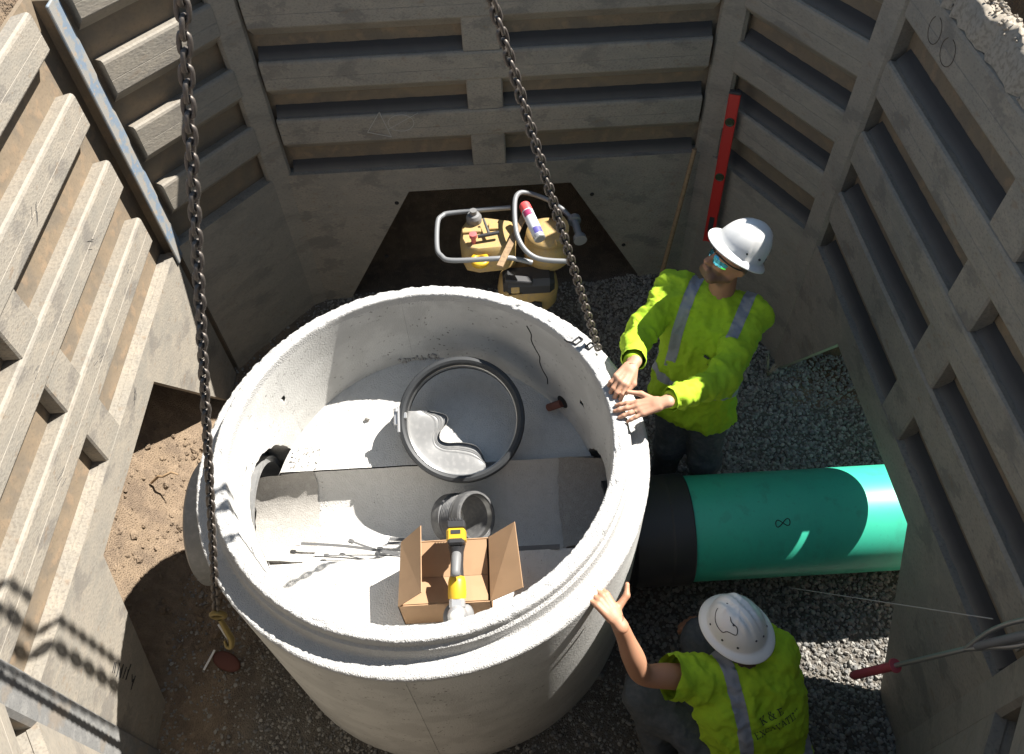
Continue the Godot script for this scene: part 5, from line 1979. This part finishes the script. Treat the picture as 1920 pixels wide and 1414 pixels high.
	for e in [[elR, wrR], [elL, wrL]]:
		st = begin()
		var d: Vector3 = (e[1] - e[0]).normalized()
		var q0: Vector3 = (e[0] as Vector3).lerp(e[1], 0.70)
		var q1: Vector3 = (e[0] as Vector3).lerp(e[1], 0.86)
		tube(st, PackedVector3Array([q0, q0.lerp(q1, 0.3), q0.lerp(q1, 0.9), q1, q1 - d * 0.003]), [0.040, 0.0425, 0.040, 0.038, 0.032], 24, false, false)
		done("cuff", st, M.shirt, root)
	# reflective strips
	for s in [-1.0, 1.0]:
		var n: Vector3 = (lat * s).normalized()
		var o: float = n.dot(neck)
		mi("reflective_strip", strip(tr, [[n, o + 0.150], [-n, -(o + 0.098)], [-fwd, -fwd.dot(neck - fwd * 0.13)], [fwd, fwd.dot(chest) + 0.165], [Vector3.DOWN, -1.08]], 0.0022), M.stripe, root)
	mi("reflective_strip", strip(tr, [[Vector3.UP, 1.095], [Vector3.DOWN, -1.04], [lat, lat.dot(neck) + 0.25], [-lat, -lat.dot(neck) + 0.25]], 0.0024), M.stripe, root)
	# chest pocket edge, pen clip and print on the left breast
	var pk := chest + lat * 0.085 + Vector3(0, -0.03, 0)
	st = begin()
	var edge := PackedVector3Array()
	for k in 7:
		edge.append(on_cloth(tr, pk + lat * lerpf(-0.055, 0.05, k / 6.0), fwd) + fwd * 0.002)
	tube(st, edge, 0.0035, 6)
	done("pocket_edge", st, M.shirt, root)
	st = begin()
	rod(st, on_cloth(tr, pk - lat * 0.045 + Vector3(0, 0.008, 0), fwd) + fwd * 0.006, on_cloth(tr, pk - lat * 0.02 + Vector3(0, 0.004, 0), fwd) + fwd * 0.007, 0.0065, 0.0055, 8)
	done("pen_clip", st, M.black, root)
	lay_text(root, "K & E", "Droid Serif", 0.017, pk + Vector3(0, -0.04, 0), Basis(lat, Vector3.UP, fwd), tr)
	lay_text(root, "EXCAVATING", "Droid Serif", 0.014, pk + Vector3(0, -0.058, 0), Basis(lat, Vector3.UP, fwd), tr)
	# trousers and boots
	var kR := Vector3(1.24, 0.52, -0.46) - lat * 0.0
	var kL := kR + lat * 0.20 + fwd * 0.01
	var fR := Vector3(1.25, 0.14, -0.50)
	var fL := fR + lat * 0.24
	var jp := [[hip - lat * 0.07 - Vector3(0, 0.06, 0), hip + lat * 0.07 - Vector3(0, 0.06, 0), 0.125, 0.125, fwd, 0.85], [hip - lat * 0.085 - Vector3(0, 0.04, 0), kR, 0.105, 0.075], [hip + lat * 0.085 - Vector3(0, 0.04, 0), kL, 0.105, 0.075], [kR, fR + Vector3(0, 0.05, 0), 0.075, 0.066], [kL, fL + Vector3(0, 0.05, 0), 0.075, 0.066]]
	r = nets(jp, 0.013, 55.0)
	vs = r[0]
	wrinkle(vs, r[1], 0.011, 6.0, 15, Vector3(1, 1.3, 1))
	mi("trousers", mesh_of(tris_of(vs, r[1])), M.jeans, root)
	for f0 in [fR, fL]:
		r = nets([[f0 - fwd * 0.04 + Vector3(0, 0.06, 0), f0 - fwd * 0.03, 0.05, 0.045], [f0 - fwd * 0.03, f0 + fwd * 0.16 - Vector3(0, 0.01, 0), 0.045, 0.042]], 0.014, 70.0)
		mi("boot", mesh_of(tris_of(r[0], r[1])), M.boot, root)
	# glasses
	st = begin()
	for s in [-1.0, 1.0]:
		for i in 8:
			for j in 5:
				var q := []
				for e in [[i, j], [i + 1, j], [i + 1, j + 1], [i, j + 1]]:
					var u: float = e[0] / 8.0
					var v: float = e[1] / 5.0 - 0.5
					var ax := 0.006 + 0.062 * u
					var hh := 0.040 * (1.0 - 0.5 * pow(absf(u - 0.45) * 1.6, 2.0))
					var zz := 0.104 - 0.030 * u * u - 0.012 * u * u * u
					q.append(hc + HB * Vector3(s * ax, -0.002 + v * hh, zz - 0.012 * v * v))
				quad(st, q[0], q[1], q[2], q[3])
	done("sunglass_lens", st, M.lens, root)
	st = begin()
	for s in [-1.0, 1.0]:
		tube(st, spline([hc + HB * Vector3(s * 0.004, 0.017, 0.107), hc + HB * Vector3(s * 0.035, 0.021, 0.098), hc + HB * Vector3(s * 0.066, 0.017, 0.064), hc + HB * Vector3(s * 0.08, 0.014, 0.03), hc + HB * Vector3(s * 0.086, 0.014, -0.01)], 4), 0.0038, 6)
	done("sunglass_frame", st, M.black, root)
	hard_hat(root, hc + HB * Vector3(0, 0.07, -0.004), HB * Basis(Vector3.RIGHT, -0.10), false)
	# ring on the left hand
	st = begin()
	var k2: Vector3 = H2.knuckles[2]
	var tp: Vector3 = H2.tips[2]
	var dd := (tp - k2).normalized()
	lathe(st, [Vector2(0.0098, -0.003), Vector2(0.0112, -0.003), Vector2(0.0112, 0.003), Vector2(0.0098, 0.003)], 20, Transform3D(along(dd), k2.lerp(tp, 0.22) + Vector3(0, 0.0, 0)))
	done("finger_ring", st, mat(lin(0.25, 0.2, 0.12), 0.35, 0.9), root)

func on_cloth(tris: PackedVector3Array, p: Vector3, n: Vector3) -> Vector3:
	var best := 0.0
	for v in tris:
		var q := v - p
		var z := q.dot(n)
		if z > best and (q - n * z).length_squared() < 0.0002:
			best = z
	return p + n * best

func sys_font(n: String) -> SystemFont:
	var f := SystemFont.new()
	f.font_names = PackedStringArray([n])
	return f

func person_crouching() -> void:
	var root := thing("person", "person crouching in scuffed white hard hat and lime T-shirt, seen from behind, hand raised", "person")
	var hip := Vector3(1.375, 0.42, 1.13)
	var neck := Vector3(1.275, 0.845, 0.835)
	var shL := Vector3(1.09, 0.835, 0.875)
	var shR := Vector3(1.435, 0.835, 0.80)
	var lat := (shR - shL).normalized()
	var axis := (neck - hip).normalized()
	var back := lat.cross(axis).normalized()
	if back.z < 0:
		back = -back
	var elL := Vector3(0.855, 0.945, 0.875)
	var wrL := Vector3(0.735, 1.30, 0.775)
	var elR := Vector3(1.42, 0.62, 0.62)
	var wrR := Vector3(1.25, 0.5, 0.55)
	var hf := Vector3(-0.5, -0.30, -0.84).normalized()
	var HB := basis_fwd(hf, Vector3(0, 1, 0))
	var hc := Vector3(1.265, 0.94, 0.735)
	var skin := Color(0.40, 0.205, 0.125)
	var col := func(p: Vector3) -> Color:
		var q: Vector3 = HB.inverse() * (p - hc)
		if q.length() < 0.16 and q.z < 0.04 and q.y > -0.06:
			return Color(0.09, 0.05, 0.03)
		return skin
	var head := head_prims(hc, HB)
	head.append([hc + HB * Vector3(0, -0.06, -0.035), neck, 0.055, 0.065])
	var arm := []
	var H := hand(arm, wrL, Vector3(-0.56, 0.28, -0.80), Vector3(0.42, 0.86, 0.25), false, [[0.45, 0.35, 0.2], [0.4, 0.4, 0.2], [0.42, 0.4, 0.2], [0.5, 0.4, 0.2]], 0.10, wrL + Vector3(0.048, 0.012, -0.085), wrL + Vector3(0.055, 0.02, -0.125))
	var ua := spline([shL.lerp(elL, 0.1), shL.lerp(elL, 0.55), elL + (elL - shL.lerp(wrL, 0.5)).normalized() * 0.002, elL.lerp(wrL, 0.35) + Vector3(-0.004, -0.004, 0.006), elL.lerp(wrL, 0.75), wrL + (wrL - elL).normalized() * 0.005], 8)
	var ur := []
	var key := [0.057, 0.051, 0.044, 0.045, 0.033, 0.0275]
	for k in ua.size():
		var q := k / 8.0
		var q0 := mini(int(q), 4)
		ur.append(lerpf(key[q0], key[q0 + 1], smoothstep(0.0, 1.0, q - q0)))
	var arm2 := []
	hand(arm2, wrR, Vector3(-0.6, -0.5, -0.4), Vector3(-0.3, 0.8, -0.3), true, [[0.3, 0.5, 0.3], [0.3, 0.5, 0.3], [0.3, 0.5, 0.3], [0.3, 0.5, 0.3]], 0.1, wrR + Vector3(-0.05, -0.02, 0.05), wrR + Vector3(-0.09, -0.03, 0.05))
	arm2.append([shR, elR, 0.05, 0.042])
	arm2.append([elR, wrR, 0.042, 0.027])
	var kL := Vector3(0.905, 0.56, 0.845)
	var kR := Vector3(1.20, 0.56, 0.63)
	var fL := Vector3(1.0, 0.13, 1.05)
	var fR := Vector3(1.22, 0.13, 0.86)
	var trunk := [[neck, hip, 0.085, 0.11], [shL, shR, 0.045, 0.045], [hip, kL, 0.07, 0.05], [kL, fL, 0.045, 0.035], [hip, kR, 0.07, 0.05], [kR, fR, 0.045, 0.035]]
	body_mesh(root, [[head, 0.006, 150.0], [arm, 0.0036, 300.0], [ua, ur], [arm2, 0.005, 250.0], [trunk, 0.022, 40.0]], col)
	# T-shirt
	var mid := hip.lerp(neck, 0.5) + back * 0.02
	var sp := [
		[neck - axis * 0.03 - lat * 0.03, neck - axis * 0.03 + lat * 0.03, 0.072, 0.072],
		[neck - axis * 0.05, shL, 0.075, 0.068], [neck - axis * 0.05, shR, 0.075, 0.068],
		[neck - axis * 0.15 - lat * 0.07, neck - axis * 0.15 + lat * 0.08, 0.15, 0.15, back, 0.8],
		[mid - lat * 0.06, mid + lat * 0.07, 0.145, 0.145, back, 0.85], [neck - axis * 0.15 - lat * 0.05, hip - lat * 0.06, 0.145, 0.14, back, 0.85], [neck - axis * 0.15 + lat * 0.06, hip + lat * 0.07, 0.145, 0.14, back, 0.85],
		[hip - lat * 0.06, hip - axis * 0.06 - lat * 0.07, 0.14, 0.145, back, 0.9], [hip + lat * 0.07, hip - axis * 0.06 + lat * 0.08, 0.14, 0.145, back, 0.9],
		[shL, shL.lerp(elL, 0.85), 0.078, 0.078], [shR, shR.lerp(elR, 0.85), 0.078, 0.075]]
	var r: Array = nets(sp, 0.011, 55.0)
	var vs: PackedVector3Array = r[0]
	wrinkle(vs, r[1], 0.024, 6.0, 25, Vector3(1, 0.7, 1))
	wrinkle(vs, r[1], 0.002, 18.0, 26, Vector3.ONE)
	var dl := (elL - shL).normalized()
	var dr := (elR - shR).normalized()
	var tr := cut(vs, r[1], [[dl, dl.dot(shL.lerp(elL, 0.55)), elL, 0.24], [dr, dr.dot(shR.lerp(elR, 0.7)), elR, 0.2], [-axis, -axis.dot(hip - axis * 0.14)]])
	mi("shirt", mesh_of(tr), M.shirt, root)
	for s in [-1.0]:
		var n: Vector3 = lat * s
		var o: float = n.dot(neck)
		mi("reflective_strip", strip(tr, [[n, o + (0.245 if s > 0 else 0.105)], [-n, -(o + (0.195 if s > 0 else 0.05))], [-back, -back.dot(neck - back * 0.09)]], 0.0022), M.stripe, root)
	var hb := axis.dot(hip + axis * 0.07)
	mi("reflective_strip", strip(tr, [[axis, hb + 0.027], [-axis, -(hb - 0.027)]], 0.0024), M.stripe, root)
	# print on the upper back, letter by letter on the cloth
	var tb := Basis(lat, axis, lat.cross(axis))
	if tb.z.dot(back) < 0:
		tb = Basis(-lat, axis, -lat.cross(axis))
	var rot := tb * Basis(Vector3(0, 0, 1), 0.16)
	lay_text(root, "K & E", "Droid Serif", 0.043, neck - axis * 0.15 + lat * 0.035, rot, tr)
	lay_text(root, "EXCAVATING", "Droid Serif", 0.036, neck - axis * 0.195 + lat * 0.06, rot, tr)
	# trousers
	var jp := [[hip - lat * 0.07, hip + lat * 0.07, 0.15, 0.15, back, 0.85], [hip - lat * 0.09, kL, 0.11, 0.085], [hip + lat * 0.07, kR, 0.11, 0.085], [kL, fL + Vector3(0, 0.05, 0), 0.084, 0.066], [kR, fR + Vector3(0, 0.05, 0), 0.084, 0.066]]
	r = nets(jp, 0.012, 55.0)
	vs = r[0]
	wrinkle(vs, r[1], 0.013, 6.0, 35, Vector3.ONE)
	wrinkle(vs, r[1], 0.004, 18.0, 36, Vector3.ONE)
	mi("trousers", mesh_of(tris_of(vs, r[1])), M.jeans, root)
	for f0 in [fL, fR]:
		r = nets([[f0 + Vector3(0.0, 0.06, 0.04), f0 + Vector3(0, 0, 0.03), 0.05, 0.045], [f0 + Vector3(0, 0, 0.03), f0 + Vector3(-0.06, -0.02, -0.14), 0.045, 0.042]], 0.014, 70.0)
		mi("boot", mesh_of(tris_of(r[0], r[1])), M.boot, root)
	var hb2 := HB * Basis(Vector3.RIGHT, -0.12)
	var hatc := hc + HB * Vector3(0, 0.06, 0.0)
	hard_hat(root, hatc, hb2, true)
	# sticker outlines and scuffs on the shell
	var st := begin()
	var out := []
	for v in [[0.5, 0.62], [0.78, 0.52], [0.95, 0.66], [0.98, 0.8], [0.9, 0.86], [0.88, 0.98], [0.7, 0.98], [0.62, 0.86], [0.5, 0.78]]:
		out.append(hat_point(hatc, hb2, v[0] * 0.9, 0.75 + (v[1] - 0.5) * 3.0))
	tube(st, spline(out, 4, true), 0.0017, 5, true)
	done("sticker_outline", st, M.marker, root)
	st = begin()
	for v in [[0.35, 0.35], [0.42, 0.3], [0.4, 0.42], [0.9, 3.0], [0.92, 3.4], [0.6, 2.0]]:
		var p := hat_point(hatc, hb2, v[0], v[1])
		lathe(st, [Vector2(0, 0.0008), Vector2(0.004, 0.0006), Vector2(0.005, -0.001)], 7, Transform3D(along(p - hatc), p))
	done("scuff", st, mat(lin(0.08, 0.08, 0.1), 0.8), root)

func hat_y(u: float) -> float:
	return 0.138 * pow(maxf(0.0, 1.0 - pow(u, 2.5)), 0.55)

func hat_point(c: Vector3, B: Basis, u: float, t: float) -> Vector3:
	var y := hat_y(u)
	return c + B * (Vector3(u * 0.107 * sin(t), y, u * 0.127 * cos(t)) * 1.012)

# text whose vertices are laid on the nearest cloth seen along the text's normal
func lay_text(root: Node3D, text: String, font: String, size: float, at: Vector3, B: Basis, tris: PackedVector3Array) -> void:
	var tm := TextMesh.new()
	tm.text = text
	tm.font = sys_font(font)
	tm.font_size = 32
	tm.pixel_size = size / 32.0
	tm.depth = 0.0
	var arr := tm.get_mesh_arrays()
	var vs: PackedVector3Array = arr[Mesh.ARRAY_VERTEX]
	var idx: PackedInt32Array = arr[Mesh.ARRAY_INDEX]
	# cloth vertices near the print, in text space
	var near := PackedVector3Array()
	var inv := B.inverse()
	for vi in range(0, tris.size(), 3):
		var v := tris[vi]
		var q := inv * (v - at)
		if absf(q.x) < 0.2 and absf(q.y) < 0.05 and q.z > -0.12:
			near.append(q)
	var h := {}
	var st := begin(false)
	var put := func(i: int) -> Vector3:
		if not h.has(i):
			var p := vs[i]
			var sw := 0.0
			var sz := 0.0
			for q in near:
				var d2 := (q.x - p.x) * (q.x - p.x) + (q.y - p.y) * (q.y - p.y)
				if d2 < 0.0003:
					var w := 1.0 / (d2 + 1e-6)
					sw += w
					sz += w * q.z
			h[i] = at + B * Vector3(p.x, p.y, (sz / sw if sw > 0.0 else 0.0) + 0.0055)
		return h[i]
	for i in idx:
		st.add_vertex(put.call(i))
	done("shirt_print", st, mat(lin(0.03, 0.05, 0.025), 0.9), root)

func _ready() -> void:
	# camera
	var cam := Camera3D.new()
	cam.name = "camera"
	cam.fov = 51.38
	cam.near = 0.05
	cam.far = 900.0
	add_child(cam)
	var pitch := deg_to_rad(52.617)
	var roll := deg_to_rad(-3.264)
	var fw := Vector3(0, -sin(pitch), -cos(pitch))
	var rt := Vector3.RIGHT
	var up := rt.cross(fw)
	var r2 := rt * cos(roll) + up * sin(roll)
	var u2 := -rt * sin(roll) + up * cos(roll)
	cam.transform = Transform3D(Basis(r2, u2, -fw), Vector3(0.39692, 4.18571, 1.81598))
	cam.current = true
	# sky
	var env := Environment.new()
	env.background_mode = Environment.BG_SKY
	var sm := ProceduralSkyMaterial.new()
	sm.sky_top_color = Color(0.4, 0.48, 0.58)
	sm.sky_horizon_color = Color(0.72, 0.76, 0.81)
	sm.sky_curve = 0.12
	sm.sky_energy_multiplier = 0.75
	sm.ground_bottom_color = Color(0.25, 0.2, 0.15)
	sm.ground_horizon_color = Color(0.55, 0.6, 0.65)
	sm.sun_angle_max = 1.0
	var sky := Sky.new()
	sky.sky_material = sm
	env.sky = sky
	env.tonemap_mode = Environment.TONE_MAPPER_LINEAR
	env.tonemap_exposure = 2.65
	env.sdfgi_enabled = true
	env.ssao_enabled = true
	env.ssil_enabled = true
	var we := WorldEnvironment.new()
	we.name = "world_environment"
	we.environment = env
	add_child(we)
	# sun
	var sun := DirectionalLight3D.new()
	sun.name = "sun"
	sun.light_energy = 1.6
	sun.light_color = Color(1.0, 0.98, 0.95)
	sun.light_angular_distance = 0.5
	sun.shadow_enabled = true
	add_child(sun)
	var to := Vector3(SUN_AZ.x, SUN_TAN, SUN_AZ.y).normalized()
	sun.look_at_from_position(to * 20.0, Vector3.ZERO)

	make_materials()
	M.tie = mat(lin(0.1, 0.1, 0.1), 0.55)
	M.boot_grey = tmat(layered(256, lin(0.2, 0.2, 0.197), [[noise_img(256, 0.03, 81, 4), 0.45, 0.8, lin(0.28, 0.275, 0.265), 0.7]]), 3.0, 0.45)
	M.tie_head = mat(lin(0.6, 0.6, 0.6), 0.5)
	M.vial = mat(lin(0.05, 0.06, 0.03), 0.2)
	M.string = mat(lin(0.4, 0.38, 0.34), 0.9)
	M.stainless_dull = mat(lin(0.35, 0.35, 0.35), 0.4, 0.7)
	M.tube_grey = mat(lin(0.2, 0.205, 0.21), 0.5, 0.2)
	M.yellow_dusty = tmat(layered(256, lin(0.42, 0.285, 0.105), [[noise_img(256, 0.03, 61, 4), 0.4, 0.8, lin(0.33, 0.24, 0.135), 0.8], [noise_img(256, 0.15, 62, 3), 0.6, 0.95, lin(0.2, 0.14, 0.08), 0.6]]), 4.0, 0.6)
	M.topsoil = tmat(layered(256, lin(0.33, 0.29, 0.235), [[noise_img(256, 0.06, 63, 4), 0.4, 0.8, lin(0.2, 0.17, 0.13), 0.8]]), 3.0, 0.97)
	M.gold = mat(lin(0.2, 0.155, 0.06), 0.45, 0.7)
	build_ground()
	build_shield()
	build_manhole()
	build_pipe()
	build_chains()
	build_contents()
	build_box()
	build_grinder()
	build_tools()
	build_rammer()
	build_marks()
	build_wall_top_dirt()
	build_litter()
	build_people()
	build_gravel()
